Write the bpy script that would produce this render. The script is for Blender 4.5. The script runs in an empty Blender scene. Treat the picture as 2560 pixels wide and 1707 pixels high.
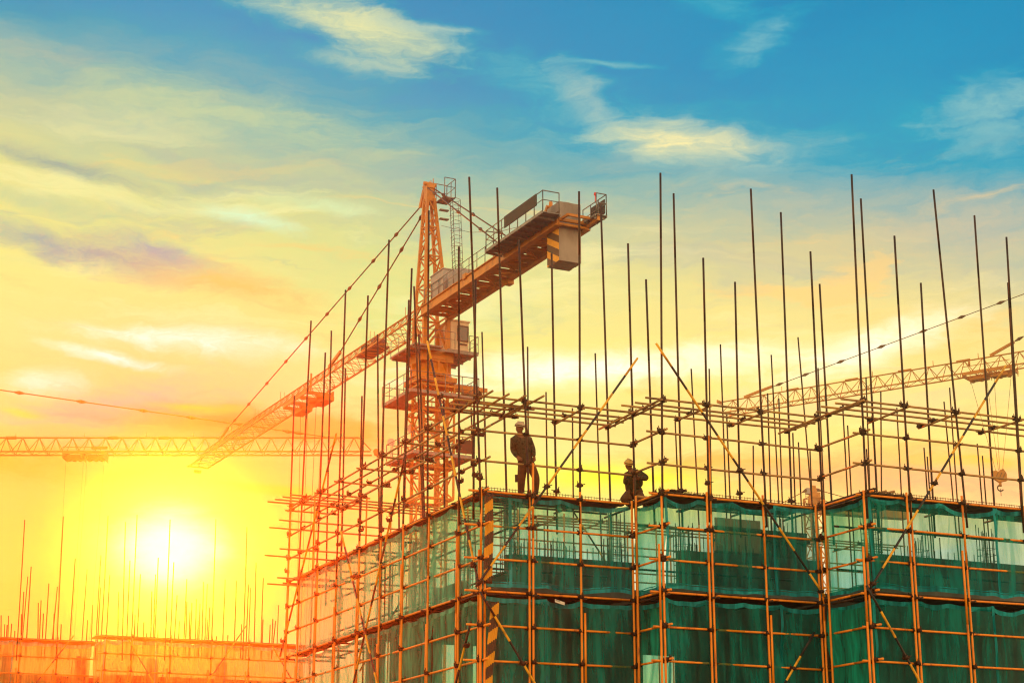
import bpy, math, random
from mathutils import Vector, Matrix, noise
R = math.radians
rng = random.Random(7)
V = Vector
# ---------------------------------------------------------------- camera
FPX = 4404.0                      # focal length in pixels of a 2560 px wide frame
PITCH, HEAD = R(16.37), R(24.0)
CAM = V((0, 0, 1.7))
scene = bpy.context.scene
cd = bpy.data.cameras.new("camera"); cam = bpy.data.objects.new("camera", cd)
scene.collection.objects.link(cam); scene.camera = cam
cd.sensor_width = 36; cd.lens = FPX * 36 / 2560; cd.clip_start = .5; cd.clip_end = 4000
cam.location = CAM; cam.rotation_euler = (R(90) + PITCH, 0, -HEAD)
# measuring helpers: sight line of a point seen in the survey photograph, met with a real plane
FH = V((math.sin(HEAD), math.cos(HEAD), 0)); XR = V((math.cos(HEAD), -math.sin(HEAD), 0))
FW = math.cos(PITCH) * FH + V((0, 0, math.sin(PITCH))); UP = -math.sin(PITCH) * FH + V((0, 0, math.cos(PITCH)))
def ray(px, py): return FW + XR * ((px - 1280) / FPX) - UP * ((py - 853.5) / FPX)
def onx(px, py, x): d = ray(px, py); return CAM + d * (x / d.x)
def ony(px, py, y): d = ray(px, py); return CAM + d * (y / d.y)
def onz(px, py, z): d = ray(px, py); return CAM + d * ((z - CAM.z) / d.z)
def atd(px, py, t): return CAM + ray(px, py) * t
def depth(p): return (V(p) - CAM).dot(FW)
# ---------------------------------------------------------------- render look
scene.view_settings.view_transform = 'Standard'; scene.view_settings.look = 'None'
scene.view_settings.exposure = 0.0; scene.view_settings.gamma = 1
scene.render.engine = 'CYCLES'
cy = scene.cycles
cy.max_bounces = 8; cy.diffuse_bounces = 3; cy.glossy_bounces = 2; cy.transmission_bounces = 4
cy.volume_bounces = 0; cy.transparent_max_bounces = 24; cy.use_denoising = True
cy.sample_clamp_indirect = 4; cy.filter_width = 1.2
# ---------------------------------------------------------------- sun and sky
SUN_DIR = ray(425, 1370).normalized()
HAZE_DENS, HAZE_G, HAZE_TOP, HAZE_FAR = .0008, .965, 53.0, 310.0
SUN_COL = (1, .068, .003)
AIR_K, AIR_AMB = (2.5, 1.7, .3), (.02, .02, .018)
SUN_EL = math.asin(SUN_DIR.z); SUN_AZ = math.atan2(SUN_DIR.x, SUN_DIR.y)
sl = bpy.data.lights.new("sun", 'SUN'); so = bpy.data.objects.new("sun", sl); scene.collection.objects.link(so)
sl.energy = 4.5; sl.angle = R(.55); sl.color = SUN_COL
so.rotation_euler = (-SUN_DIR).to_track_quat('-Z', 'Y').to_euler(); so.location = (20, 40, 60)

def lin(c): return tuple(((v / 255) / 12.92 if v <= 10 else (((v / 255) + .055) / 1.055) ** 2.4) for v in c)
class NT:                                           # tiny node-tree writer
    def __init__(s, t): s.t = t; s.n = t.nodes; s.l = t.links
    def add(s, typ, ins=None, **kw):
        n = s.n.new(typ)
        for k, v in kw.items(): setattr(n, k, v)
        for k, v in (ins or {}).items():
            if isinstance(v, bpy.types.NodeSocket): s.l.new(v, n.inputs[k])
            else: n.inputs[k].default_value = v
        return n
    def math(s, op, a, b=0.0, c=0.0, clamp=False):
        n = s.n.new('ShaderNodeMath'); n.operation = op; n.use_clamp = clamp
        for i, v in enumerate((a, b, c)):
            if isinstance(v, bpy.types.NodeSocket): s.l.new(v, n.inputs[i])
            else: n.inputs[i].default_value = v
        return n.outputs[0]
    def vmath(s, op, a, b=None, scale=None):
        n = s.n.new('ShaderNodeVectorMath'); n.operation = op
        for i, v in enumerate((a, b)):
            if v is None: continue
            if isinstance(v, bpy.types.NodeSocket): s.l.new(v, n.inputs[i])
            else: n.inputs[i].default_value = v
        if scale is not None: n.inputs['Scale'].default_value = scale
        return n.outputs[1] if op in ('LENGTH', 'DOT_PRODUCT', 'DISTANCE') else n.outputs[0]
    def mix(s, f, a, b, blend='MIX'):
        n = s.n.new('ShaderNodeMix'); n.data_type = 'RGBA'; n.blend_type = blend; n.clamp_factor = True
        for k, v in ((0, f), (6, a), (7, b)):
            if isinstance(v, bpy.types.NodeSocket): s.l.new(v, n.inputs[k])
            else: n.inputs[k].default_value = v if k == 0 else (*v[:3], 1)
        return n.outputs[2]
    def ramp(s, f, stops):
        n = s.n.new('ShaderNodeValToRGB'); e = n.color_ramp.elements
        while len(e) < len(stops): e.new(.5)
        for el, (p, c) in zip(e, stops): el.position = p; el.color = (*c[:3], 1)
        s.l.new(f, n.inputs[0]); return n.outputs[0]
    def noise(s, vec, scale, detail=4, rough=.55, dist=0.0, out=0):
        n = s.add('ShaderNodeTexNoise', {'Vector': vec, 'Scale': scale, 'Detail': detail, 'Roughness': rough, 'Distortion': dist})
        return n.outputs[out]

def sky_uv(x, y):                                    # degrees right of / above straight ahead for a cloud seen at (x, y)
    d = ray(x * 1.08844, y * 1.08844).normalized()
    return math.degrees(math.atan2(d.x, d.y)) - math.degrees(HEAD), math.degrees(math.asin(d.z))
def build_world():
    w = bpy.data.worlds.new("World"); scene.world = w; w.use_nodes = True
    t = NT(w.node_tree); w.node_tree.nodes.clear()
    d = t.add('ShaderNodeTexCoord').outputs['Generated']
    s = t.add('ShaderNodeSeparateXYZ', {0: d})
    az = t.math('MULTIPLY', t.math('ARCTAN2', s.outputs[0], s.outputs[1]), 180 / math.pi)
    u = t.math('SUBTRACT', az, math.degrees(HEAD))
    u = t.math('WRAP', u, 180.0, -180.0)
    v = t.math('MULTIPLY', t.math('ARCSINE', s.outputs[2]), 180 / math.pi)
    uv = t.add('ShaderNodeCombineXYZ', {0: u, 1: v, 2: 0.0}).outputs[0]
    st = t.vmath('MULTIPLY', uv, (.35, 1.0, 1.0))
    # big soft warp plus fine streaky warp
    n1 = t.vmath('SUBTRACT', t.noise(st, .35, 4, .55, .3, 1), (.5, .5, .5))
    n2 = t.vmath('SUBTRACT', t.noise(st, 1.3, 5, .6, .4, 1), (.5, .5, .5))
    warp = t.vmath('ADD', t.vmath('MULTIPLY', n1, (5.0, 2.0, 0)), t.vmath('MULTIPLY', n2, (2.2, .9, 0)))
    uvw = t.vmath('ADD', uv, warp)
    streak = t.noise(t.vmath('MULTIPLY', uvw, (.22, 1.6, 1.0)), .9, 6, .62, .2)
    fluff = t.noise(t.vmath('MULTIPLY', uvw, (.6, 1.1, 1.0)), 1.1, 7, .62, .3)
    # base gradient, tilted so that the blue reaches lower on the right
    sw = t.add('ShaderNodeSeparateXYZ', {0: uvw})
    uc = t.math('MINIMUM', t.math('MAXIMUM', sw.outputs[0], -22.0), 22.0)
    g = t.math('ADD', t.math('ADD', sw.outputs[1], t.math('MULTIPLY', uc, .16)), t.math('MULTIPLY', t.math('SUBTRACT', streak, .5), 2.2))
    u0, v0 = sky_uv(0, 0); base = v0 + .16 * u0      # value of g where y - .16 x = 0 in the survey frame
    def gp(tt): return ((base - tt * .01435) - 0) / 40
    stops = [(gp(1500), lin((255, 222, 100))), (gp(1300), lin((255, 222, 100))), (gp(1100), lin((255, 218, 95))), (gp(900), lin((254, 214, 118))),
             (gp(720), lin((252, 221, 142))), (gp(520), lin((248, 222, 138))), (gp(330), lin((226, 212, 146))), (gp(190), lin((192, 192, 163))),
             (gp(80), lin((128, 168, 180))), (gp(-30), lin((30, 150, 192))), (gp(-150), lin((2, 140, 192))), (.99, lin((0, 110, 170)))]
    col = t.ramp(t.math('DIVIDE', g, 40.0), stops)
    B = [  # x, y, rx, ry, tilt (clockwise, degrees), colour, strength, raggedness
     (1050, 140, 320, 110, 4, (6, 138, 188), .75, .5), (2020, 260, 330, 130, 2, (4, 152, 194), .8, .5), (1500, 60, 420, 110, 0, (4, 142, 192), .7, .4), (2150, 90, 400, 130, 0, (2, 146, 194), .6, .3),
     (60, 20, 260, 55, 2, (38, 142, 186), .7, .6),
     (800, 45, 330, 45, 9, (196, 206, 180), .85, .75), (860, 75, 150, 60, 18, (222, 220, 172), .85, .7), (1000, 58, 130, 12, 3, (190, 205, 190), .7, .6), (830, 142, 150, 34, 6, (184, 198, 184), .75, .7),
     (520, 150, 380, 60, 6, (140, 168, 182), .5, .6),
     (1240, 190, 240, 60, 22, (112, 174, 196), .6, .9), (1375, 250, 150, 42, 38, (172, 192, 192), .7, .7), (1620, 335, 420, 75, 8, (140, 180, 192), .75, .9), (1560, 325, 175, 46, 6, (236, 226, 174), .9, .6),
     (1745, 95, 125, 40, -25, (112, 172, 198), .85, 1.0), (1640, 8, 110, 34, 15, (86, 166, 198), .8, 1.0), (2290, 250, 150, 75, -6, (130, 182, 198), .9, 1.0), (2250, 320, 180, 90, 10, (112, 174, 196), .6, .9), (1390, 150, 110, 8, 6, (136, 184, 198), .8, .4),
     (2000, 470, 420, 60, 4, (176, 180, 172), .5, .7), (1900, 560, 500, 70, 2, (214, 194, 146), .45, .7), (2250, 520, 220, 70, 0, (194, 184, 168), .5, .7),
     (480, 260, 420, 60, 6, (214, 212, 160), .5, .8), (150, 385, 210, 26, 10, (166, 166, 160), .9, .8), (80, 470, 200, 20, 8, (196, 196, 160), .6, .8),
     (250, 590, 320, 36, 8, (180, 168, 164), .95, .8), (380, 590, 130, 24, 14, (158, 162, 178), .9, .7), (70, 548, 130, 30, 16, (162, 166, 172), .7, .8),
     (520, 655, 200, 38, 8, (250, 198, 112), .95, .8), (560, 500, 130, 20, 10, (226, 236, 204), .85, .8), (760, 480, 160, 18, 6, (226, 232, 190), .6, .8),
     (420, 780, 260, 30, 2, (255, 251, 232), .95, .8), (240, 815, 150, 14, 6, (255, 252, 236), .9, .7), (110, 880, 90, 30, -5, (255, 250, 225), .8, .8),
     (260, 925, 300, 50, -10, (248, 202, 162), .95, .8), (60, 945, 60, 13, 8, (255, 230, 80), .8, .6), (800, 870, 320, 50, -2, (255, 226, 140), .5, .7),
     (560, 972, 360, 40, 2, (255, 170, 48), 1.0, .5), (760, 1000, 170, 40, 8, (255, 178, 60), .9, .6), (440, 930, 110, 8, 2, (255, 226, 60), .8, .6),
     (1330, 850, 380, 38, 0, (255, 253, 246), 1.0, .7), (1000, 885, 160, 14, 0, (255, 248, 220), .8, .6), (1690, 830, 170, 34, 0, (255, 249, 226), .9, .7), (2000, 800, 230, 44, -16, (255, 250, 232), .95, .8),
     (1950, 935, 420, 46, 2, (236, 206, 156), .6, .8), (1520, 985, 340, 60, 3, (252, 206, 134), .85, .7), (2200, 950, 200, 36, -6, (238, 192, 118), .5, .8),
     (1880, 1085, 430, 55, 2, (243, 172, 114), .95, .7), (2260, 1110, 300, 70, 0, (232, 172, 132), .95, .7), (1640, 1055, 240, 24, 2, (252, 178, 84), .85, .7), (2230, 1055, 150, 16, 3, (252, 196, 84), .8, .7),
     (1400, 1100, 250, 45, 2, (255, 236, 2), 1.0, .45), (1420, 1080, 60, 8, 0, (255, 244, 120), .8, .5), (640, 1118, 130, 14, 5, (255, 226, 20), .9, .5), (1000, 1160, 200, 30, 0, (255, 222, 60), .6, .6),
     (1750, 1150, 420, 30, 2, (252, 202, 112), .7, .7), (20, 1050, 260, 60, 0, (255, 200, 52), .8, .6), (200, 1010, 200, 14, 0, (255, 216, 120), .6, .6),
     (1330, 1320, 420, 115, 0, (232, 226, 222), 1.0, .4), (2050, 1320, 620, 125, 2, (206, 212, 226), 1.0, .4), (1700, 1240, 300, 40, 0, (225, 210, 190), .7, .6), (1000, 1480, 400, 160, 0, (236, 226, 190), .8, .4), (1700, 1500, 700, 130, 0, (205, 215, 210), .9, .3),
     (60, 1420, 240, 130, 0, (255, 208, 64), .7, .4), (640, 1400, 300, 120, 0, (255, 214, 72), .6, .4)]
    na = t.noise(t.vmath('MULTIPLY', uvw, (.13, .62, 1.0)), 1.0, 7, .6, .6); nb = t.noise(t.vmath('ADD', t.vmath('MULTIPLY', uvw, (.11, .75, 1.0)), (7.3, 3.1, 0)), 1.0, 7, .6, .5)
    def band(x, a, b, c, d): return t.math('MULTIPLY', t.add('ShaderNodeMapRange', {'Value': x, 'From Min': a, 'From Max': b}, interpolation_type='SMOOTHSTEP').outputs[0], t.add('ShaderNodeMapRange', {'Value': x, 'From Min': c, 'From Max': d, 'To Min': 1.0, 'To Max': 0.0}, interpolation_type='SMOOTHSTEP').outputs[0])
    def cover(n, lo, hi, k): return t.math('MULTIPLY', t.add('ShaderNodeMapRange', {'Value': n, 'From Min': lo, 'From Max': hi}, interpolation_type='SMOOTHSTEP').outputs[0], k)
    col = t.mix(t.math('MULTIPLY', cover(na, .50, .68, .5), band(g, 15.0, 18.0, 21.5, 24.5)), col, lin((176, 176, 170)))
    col = t.mix(t.math('MULTIPLY', cover(nb, .50, .68, .45), band(g, 12.5, 15.0, 19.0, 22.5)), col, lin((255, 238, 182)))
    col = t.mix(t.math('MULTIPLY', cover(na, .46, .30, .75), band(v, 9.5, 11.5, 15.0, 18.0)), col, lin((250, 192, 104)))
    col = t.mix(t.math('MULTIPLY', cover(nb, .46, .32, .6), band(v, 14.0, 16.5, 20.0, 23.0)), col, lin((248, 204, 126)))
    fl = t.math('SUBTRACT', t.math('MULTIPLY', t.math('ADD', streak, fluff), .5), .5)
    tex = t.math('MULTIPLY_ADD', t.noise(t.vmath('MULTIPLY', uvw, (.8, 2.6, 1.0)), 1.6, 6, .65, .5), 1.5, .32)
    # glow of the sun behind thin cloud
    sd = t.math('MULTIPLY', t.math('ARCCOSINE', t.math('MINIMUM', t.vmath('DOT_PRODUCT', d, tuple(SUN_DIR)), 1.0)), 180 / math.pi)
    sd = t.math('ADD', sd, t.math('MULTIPLY', fl, 1.2)); sd1 = t.math('MULTIPLY_ADD', t.math('MAXIMUM', t.math('SUBTRACT', v, math.degrees(SUN_EL)), 0.0), .35, sd); sv = t.math('MULTIPLY', t.math('ABSOLUTE', t.math('SUBTRACT', v, math.degrees(SUN_EL))), .35); sd2 = t.math('ADD', sd, sv)
    f = t.add('ShaderNodeMapRange', {'Value': sd1, 'From Min': 2.0, 'From Max': 10.0, 'To Min': .97, 'To Max': 0.0}, interpolation_type='SMOOTHSTEP').outputs[0]
    col = t.mix(f, col, lin((255, 224, 88)))
    uvs = t.vmath('ADD', uv, t.vmath('MULTIPLY', warp, (.45, .45, 0)))
    for x, y, rx, ry, tl, c, a, rg in B:
        cu, cv = sky_uv(x, y); k = .01435
        m = t.add('ShaderNodeMapping', {'Vector': uvs, 'Location': (cu, cv, 0), 'Rotation': (0, 0, -R(tl)), 'Scale': (rx * k * 1.35, ry * k * 1.35, 1)}, vector_type='TEXTURE')
        r = t.math('MULTIPLY_ADD', fl, 2.6 * rg, t.vmath('LENGTH', m.outputs[0]))
        f = t.add('ShaderNodeMapRange', {'Value': r, 'From Min': -.15, 'From Max': 1.12, 'To Min': a, 'To Max': 0.0}, interpolation_type='SMOOTHSTEP').outputs[0]
        f = t.math('MULTIPLY', f, tex if rg > .55 else 1.0, clamp=True)
        col = t.mix(f, col, lin(c))
    f = t.add('ShaderNodeMapRange', {'Value': sd2, 'From Min': .2, 'From Max': 4.2, 'To Min': 1.0, 'To Max': 0.0}, interpolation_type='SMOOTHSTEP').outputs[0]
    col = t.mix(t.math('POWER', f, 1.6), col, (1.2, .93, .38))
    f = t.add('ShaderNodeMapRange', {'Value': sd2, 'From Min': .3, 'From Max': 2.3, 'To Min': 1.0, 'To Max': 0.0}, interpolation_type='SMOOTHSTEP').outputs[0]
    col = t.mix(f, col, (1.4, 1.35, 1.2))
    # the sky away from the sunset: unseen warm glow opposite the sun, raised to light the facing tubes, deeper blue overhead
    side = t.math('SMOOTH_MAX', t.math('MULTIPLY', t.math('SUBTRACT', t.math('ABSOLUTE', u), 26.0), .02), 0.0, .1, clamp=True)
    dusk = t.mix(t.math('DIVIDE', v, 80.0, clamp=True), SKY_BACK, SKY_BACK_TOP)
    col = t.mix(side, col, dusk)
    high = t.math('MULTIPLY', t.math('SUBTRACT', v, 38.0), .03, clamp=True)
    col = t.mix(high, col, SKY_TOP)
    col = t.mix(t.math('MULTIPLY', v, -.3, clamp=True), col, (.05, .04, .03))
    # the sunlit air in front of the sky adds its own glow: the sky behind it is correspondingly deeper
    L = t.math('MINIMUM', t.math('DIVIDE', HAZE_TOP - 1.7, t.math('MAXIMUM', t.math('SINE', t.math('MULTIPLY', v, math.pi / 180)), .02)), HAZE_FAR)
    hg = t.math('MULTIPLY', t.math('POWER', t.math('SUBTRACT', 1 + HAZE_G ** 2, t.math('MULTIPLY', t.vmath('DOT_PRODUCT', d, tuple(SUN_DIR)), 2 * HAZE_G)), -1.5), (1 - HAZE_G ** 2) / (4 * math.pi))
    gl = t.math('MULTIPLY', t.math('MULTIPLY', hg, L), HAZE_DENS * sl.energy * .85)
    cs = t.add('ShaderNodeSeparateColor', {0: col}); ch = []
    for i in range(3):                                  # smooth c * exp(-air / c), never below zero
        c_ = t.math('MAXIMUM', cs.outputs[i], .001); ch.append(t.math('MULTIPLY', c_, t.math('EXPONENT', t.math('DIVIDE', t.math('MULTIPLY', gl, (-1.6, -1.75, -1.5)[i] * SUN_COL[i]), c_))))
    col = t.add('ShaderNodeCombineColor', {i: ch[i] for i in range(3)}).outputs[0]
    tau = t.math('MULTIPLY', L, HAZE_DENS); col = t.vmath('SUBTRACT', t.vmath('MULTIPLY', col, t.add('ShaderNodeCombineXYZ', {i: t.math('EXPONENT', t.math('MULTIPLY', tau, AIR_K[i])) for i in range(3)}).outputs[0]), AIR_AMB)
    col = t.mix(1.0, col, (0, 0, 0), 'LIGHTEN')
    sky = t.add('ShaderNodeTexSky', sky_type='NISHITA', sun_disc=False, sun_elevation=SUN_EL, sun_rotation=SUN_AZ)
    b1 = t.add('ShaderNodeBackground', {0: col, 1: 1.0}); b2 = t.add('ShaderNodeBackground', {0: sky.outputs[0], 1: .003})
    ad = t.add('ShaderNodeAddShader', {0: b1.outputs[0], 1: b2.outputs[0]})
    t.add('ShaderNodeOutputWorld', {0: ad.outputs[0]})
    w.cycles.sampling_method = 'MANUAL'; w.cycles.sample_map_resolution = 1024
SKY_BACK, SKY_BACK_TOP, SKY_TOP = (1.45, .98, .52), (1.1, .9, .66), (.14, .32, .48)
build_world()
# ---------------------------------------------------------------- materials
def mat(name, fn):
    m = bpy.data.materials.new(name); m.use_nodes = True; m.node_tree.nodes.clear()
    t = NT(m.node_tree); sh = fn(t); t.add('ShaderNodeOutputMaterial', {0: sh}); return m
def obj_co(t): return t.add('ShaderNodeTexCoord').outputs['Object']
def bsdf(t, col, rough=.6, metal=0.0, bump=None, bs=.2, spec=.4):
    ins = {'Base Color': col if isinstance(col, bpy.types.NodeSocket) else (*col, 1), 'Roughness': rough, 'Metallic': metal, 'Specular IOR Level': spec}
    if bump is not None: ins['Normal'] = t.add('ShaderNodeBump', {'Height': bump, 'Strength': bs, 'Distance': .02}).outputs[0]
    return t.add('ShaderNodeBsdfPrincipled', ins).outputs[0]
def mottled(stops, scale=6, rough=.6, metal=0.0, stretch=(1, 1, 1), detail=4, bump=True, spec=.4):
    def f(t):
        co = t.vmath('MULTIPLY', obj_co(t), stretch); n = t.noise(co, scale, detail, .6)
        return bsdf(t, t.ramp(n, stops), rough, metal, n if bump else None, .25, spec)
    return f
M = {}
M['dark_steel'] = mat('rusted_tube_silhouette_tone', mottled([(.3, (.018, .008, .004)), (.5, (.036, .016, .007)), (.68, (.075, .036, .015))], 2.2, .55, .15, (3, 3, .6)))  # rust mottling, with the tubes' silhouette darkness against the sky put into the colour
M['tan'] = mat('worn_painted_tube', mottled([(.30, (.10, .055, .025)), (.42, (.34, .20, .07)), (.58, (.46, .27, .085)), (.7, (.60, .34, .045))], 1.6, .5, .1, (1, 1, 3)))
M['orange'] = mat('orange_painted_tube', mottled([(.28, (.34, .085, .008)), (.42, (.82, .25, .008)), (.62, (.92, .33, .010)), (.8, (.66, .18, .008))], 2.4, .42, 0, (3, 3, .9), spec=.5))
M['yellow'] = mat('brace_yellow_paint', mottled([(.3, (.34, .17, .02)), (.5, (.80, .43, .02)), (.75, (.88, .52, .03))], 5, .5))
M['black'] = mat('brace_black_paint', mottled([(.35, (.012, .012, .013)), (.6, (.030, .027, .025)), (.8, (.10, .06, .03))], 5, .5))
M['clamp'] = mat('rusty_clamp_iron', mottled([(.35, (.020, .009, .004)), (.6, (.060, .026, .010)), (.8, (.16, .07, .02))], 14, .65, .2))
M['board'] = mat('weathered_board', mottled([(.3, (.02, .012, .008)), (.55, (.05, .03, .016)), (.8, (.10, .06, .03))], 5, .8, 0, (1, 1, 4)))
M['bar'] = mat('rebar_steel', mottled([(.3, (.04, .02, .012)), (.7, (.12, .055, .03))], 8, .7, .2))
M['concrete'] = mat('raw_concrete', mottled([(.3, (.10, .095, .085)), (.5, (.17, .16, .145)), (.75, (.27, .255, .23))], 1.3, .9, 0, (1, 1, .6), 8))
M['pale_concrete'] = mat('cast_counterweight_concrete', mottled([(.3, (.22, .20, .18)), (.5, (.36, .34, .31)), (.75, (.48, .46, .42))], .8, .9, 0, (1, 1, .5), 8))
M['block'] = mat('block_infill', mottled([(.3, (.055, .048, .04)), (.6, (.11, .09, .07))], 2.0, .9))
M['ply'] = mat('formwork_plywood', mottled([(.3, (.20, .12, .06)), (.6, (.34, .22, .12)), (.8, (.42, .29, .17))], 1.2, .7, 0, (4, 4, .6)))
M['crane'] = mat('crane_yellow_paint', mottled([(.25, (.22, .08, .008)), (.42, (.50, .19, .010)), (.62, (.60, .25, .012)), (.8, (.42, .15, .010))], 1.4, .42, 0, (1, 1, .7), 6, False, .5))
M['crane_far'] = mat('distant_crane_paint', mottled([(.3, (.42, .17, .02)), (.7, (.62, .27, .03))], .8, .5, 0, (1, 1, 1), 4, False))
M['grey'] = mat('galvanised_steel', mottled([(.3, (.13, .14, .14)), (.6, (.24, .25, .25)), (.8, (.34, .35, .34))], 4, .45, .4, (1, 1, 1), 4, False))
M['rod'] = mat('tie_rod_steel', mottled([(.3, (.07, .03, .01)), (.7, (.17, .075, .025))], 3, .5, .2, (1, 1, 1), 3, False))
M['rope'] = mat('wire_rope', lambda t: bsdf(t, (.06, .045, .03), .6, .3))
M['panel'] = mat('dark_sign_panel', mottled([(.3, (.016, .011, .009)), (.7, (.032, .022, .017))], 3, .6, 0, (1, 1, 1), 4, False))
M['cream'] = mat('cab_cream_paint', mottled([(.3, (.56, .48, .32)), (.6, (.74, .66, .47))], 2, .45, 0, (1, 1, .4), 4, False))
M['glass'] = mat('cab_window_glass', lambda t: bsdf(t, (.05, .10, .11), .06, 0, None, 0, .8))
M['dark'] = mat('dark_machinery', mottled([(.3, (.02, .02, .022)), (.7, (.07, .065, .06))], 5, .5, .2))
M['cabinet'] = mat('blue_grey_cabinet', mottled([(.3, (.26, .28, .31)), (.7, (.40, .42, .44))], 2, .5, .1, (1, 1, .4), 4, False))
M['white'] = mat('white_plastic', mottled([(.3, (.62, .60, .55)), (.7, (.78, .76, .70))], 4, .4, 0, (1, 1, 1), 3, False))
M['red'] = mat('red_lamp', lambda t: bsdf(t, (.7, .03, .02), .3))
M['skin'] = mat('tanned_skin', lambda t: bsdf(t, (.22, .095, .045), .55))
M['shirt'] = mat('camouflage_jacket', mottled([(.36, (.02, .018, .010)), (.44, (.045, .042, .02)), (.54, (.09, .07, .04)), (.66, (.03, .032, .015))], 11, .85, 0, (1, 1, 1), 3))
M['trousers'] = mat('brown_work_trousers', mottled([(.3, (.06, .025, .010)), (.7, (.13, .058, .02))], 7, .85))
M['shirt_green'] = mat('olive_work_shirt', mottled([(.3, (.03, .028, .012)), (.7, (.075, .07, .03))], 7, .85))
M['boots'] = mat('dark_boots', lambda t: bsdf(t, (.03, .02, .015), .7))
M['helmet'] = mat('scuffed_helmet', mottled([(.3, (.42, .33, .22)), (.7, (.66, .54, .38))], 6, .4, 0, (1, 1, 1), 3, False))
M['helmet_yellow'] = mat('yellow_helmet', mottled([(.3, (.50, .33, .06)), (.7, (.74, .52, .12))], 6, .4, 0, (1, 1, 1), 3, False))
M['soil'] = mat('bare_site_soil', mottled([(.3, (.09, .06, .04)), (.6, (.16, .11, .07)), (.8, (.22, .16, .1))], .35, .95, 0, (1, 1, 1), 8))
def stripes_mat(t, ang=.7, period=.62, wob=.02):
    co = obj_co(t); s = t.add('ShaderNodeSeparateXYZ', {0: co}); n = t.noise(co, 5, 3)
    h = t.math('ADD', s.outputs[0], s.outputs[1])
    q = t.math('ADD', t.math('SUBTRACT', s.outputs[2], t.math('MULTIPLY', h, ang)), t.math('MULTIPLY', n, wob))
    f = t.math('GREATER_THAN', t.math('FRACT', t.math('DIVIDE', q, period)), .48)
    c = t.mix(f, t.mix(n, (.62, .29, .012), (.9, .47, .02)), t.mix(n, (.035, .02, .012), (.11, .06, .03)))
    return bsdf(t, c, .5)
M['hazard'] = mat('hazard_striped_sheet', lambda t: stripes_mat(t, .75, .50))
M['weight_stripes'] = mat('hazard_striped_concrete', lambda t: stripes_mat(t, .55, .78))
def net_mat(a, tint, op0, op1, seed):
    def f(t):
        co = t.vmath('ADD', obj_co(t), (seed, seed * 2, 0))
        n = t.noise(t.vmath('MULTIPLY', co, (2.2, 2.2, .35)), 1.0, 5, .6, .6)
        n2 = t.noise(t.vmath('MULTIPLY', co, (9, 9, .5)), 1.0, 3, .6)
        w = t.math('ADD', t.math('MULTIPLY', n, .65), t.math('MULTIPLY', n2, .35))
        op = t.add('ShaderNodeMapRange', {'Value': w, 'From Min': .33, 'From Max': .68, 'To Min': op0, 'To Max': op1}, interpolation_type='SMOOTHSTEP').outputs[0]
        c = t.mix(t.add('ShaderNodeMapRange', {'Value': w, 'From Min': .38, 'From Max': .62}).outputs[0], tuple(x * .45 for x in a), tuple(min(1, x * 1.6) for x in a))
        df = t.add('ShaderNodeBsdfDiffuse', {0: c}).outputs[0]; tr = t.add('ShaderNodeBsdfTranslucent', {0: c}).outputs[0]
        cl = t.add('ShaderNodeMixShader', {0: .55, 1: df, 2: tr}).outputs[0]
        tp = t.add('ShaderNodeBsdfTransparent', {0: (*tint, 1)}).outputs[0]
        return t.add('ShaderNodeMixShader', {0: op, 1: tp, 2: cl}).outputs[0]
    return f
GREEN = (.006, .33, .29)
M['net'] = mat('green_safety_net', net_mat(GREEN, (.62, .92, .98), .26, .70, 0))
M['net_bright'] = mat('green_net_side_brightened', net_mat((.012, .48, .36), (.5, .95, .88), .42, .86, 17))  # same green net on side faces; slant-view density and brightness put into the colour
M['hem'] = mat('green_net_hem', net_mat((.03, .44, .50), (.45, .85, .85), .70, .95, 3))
M['net_pale'] = mat('green_net_sunlight_in_colour', net_mat((.10, .56, .38), (.60, .97, .86), .40, .80, 5))  # same green net; the sun glowing through it is put into the paler colour
M['hem_pale'] = mat('net_hem_sunlight_in_colour', net_mat((.16, .55, .42), (.6, .9, .8), .6, .9, 8))  # hem copy with that sunlight in its colour too
M['net_far'] = mat('distant_net', net_mat((.30, .40, .10), (.8, .9, .7), .50, .82, 11))
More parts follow.
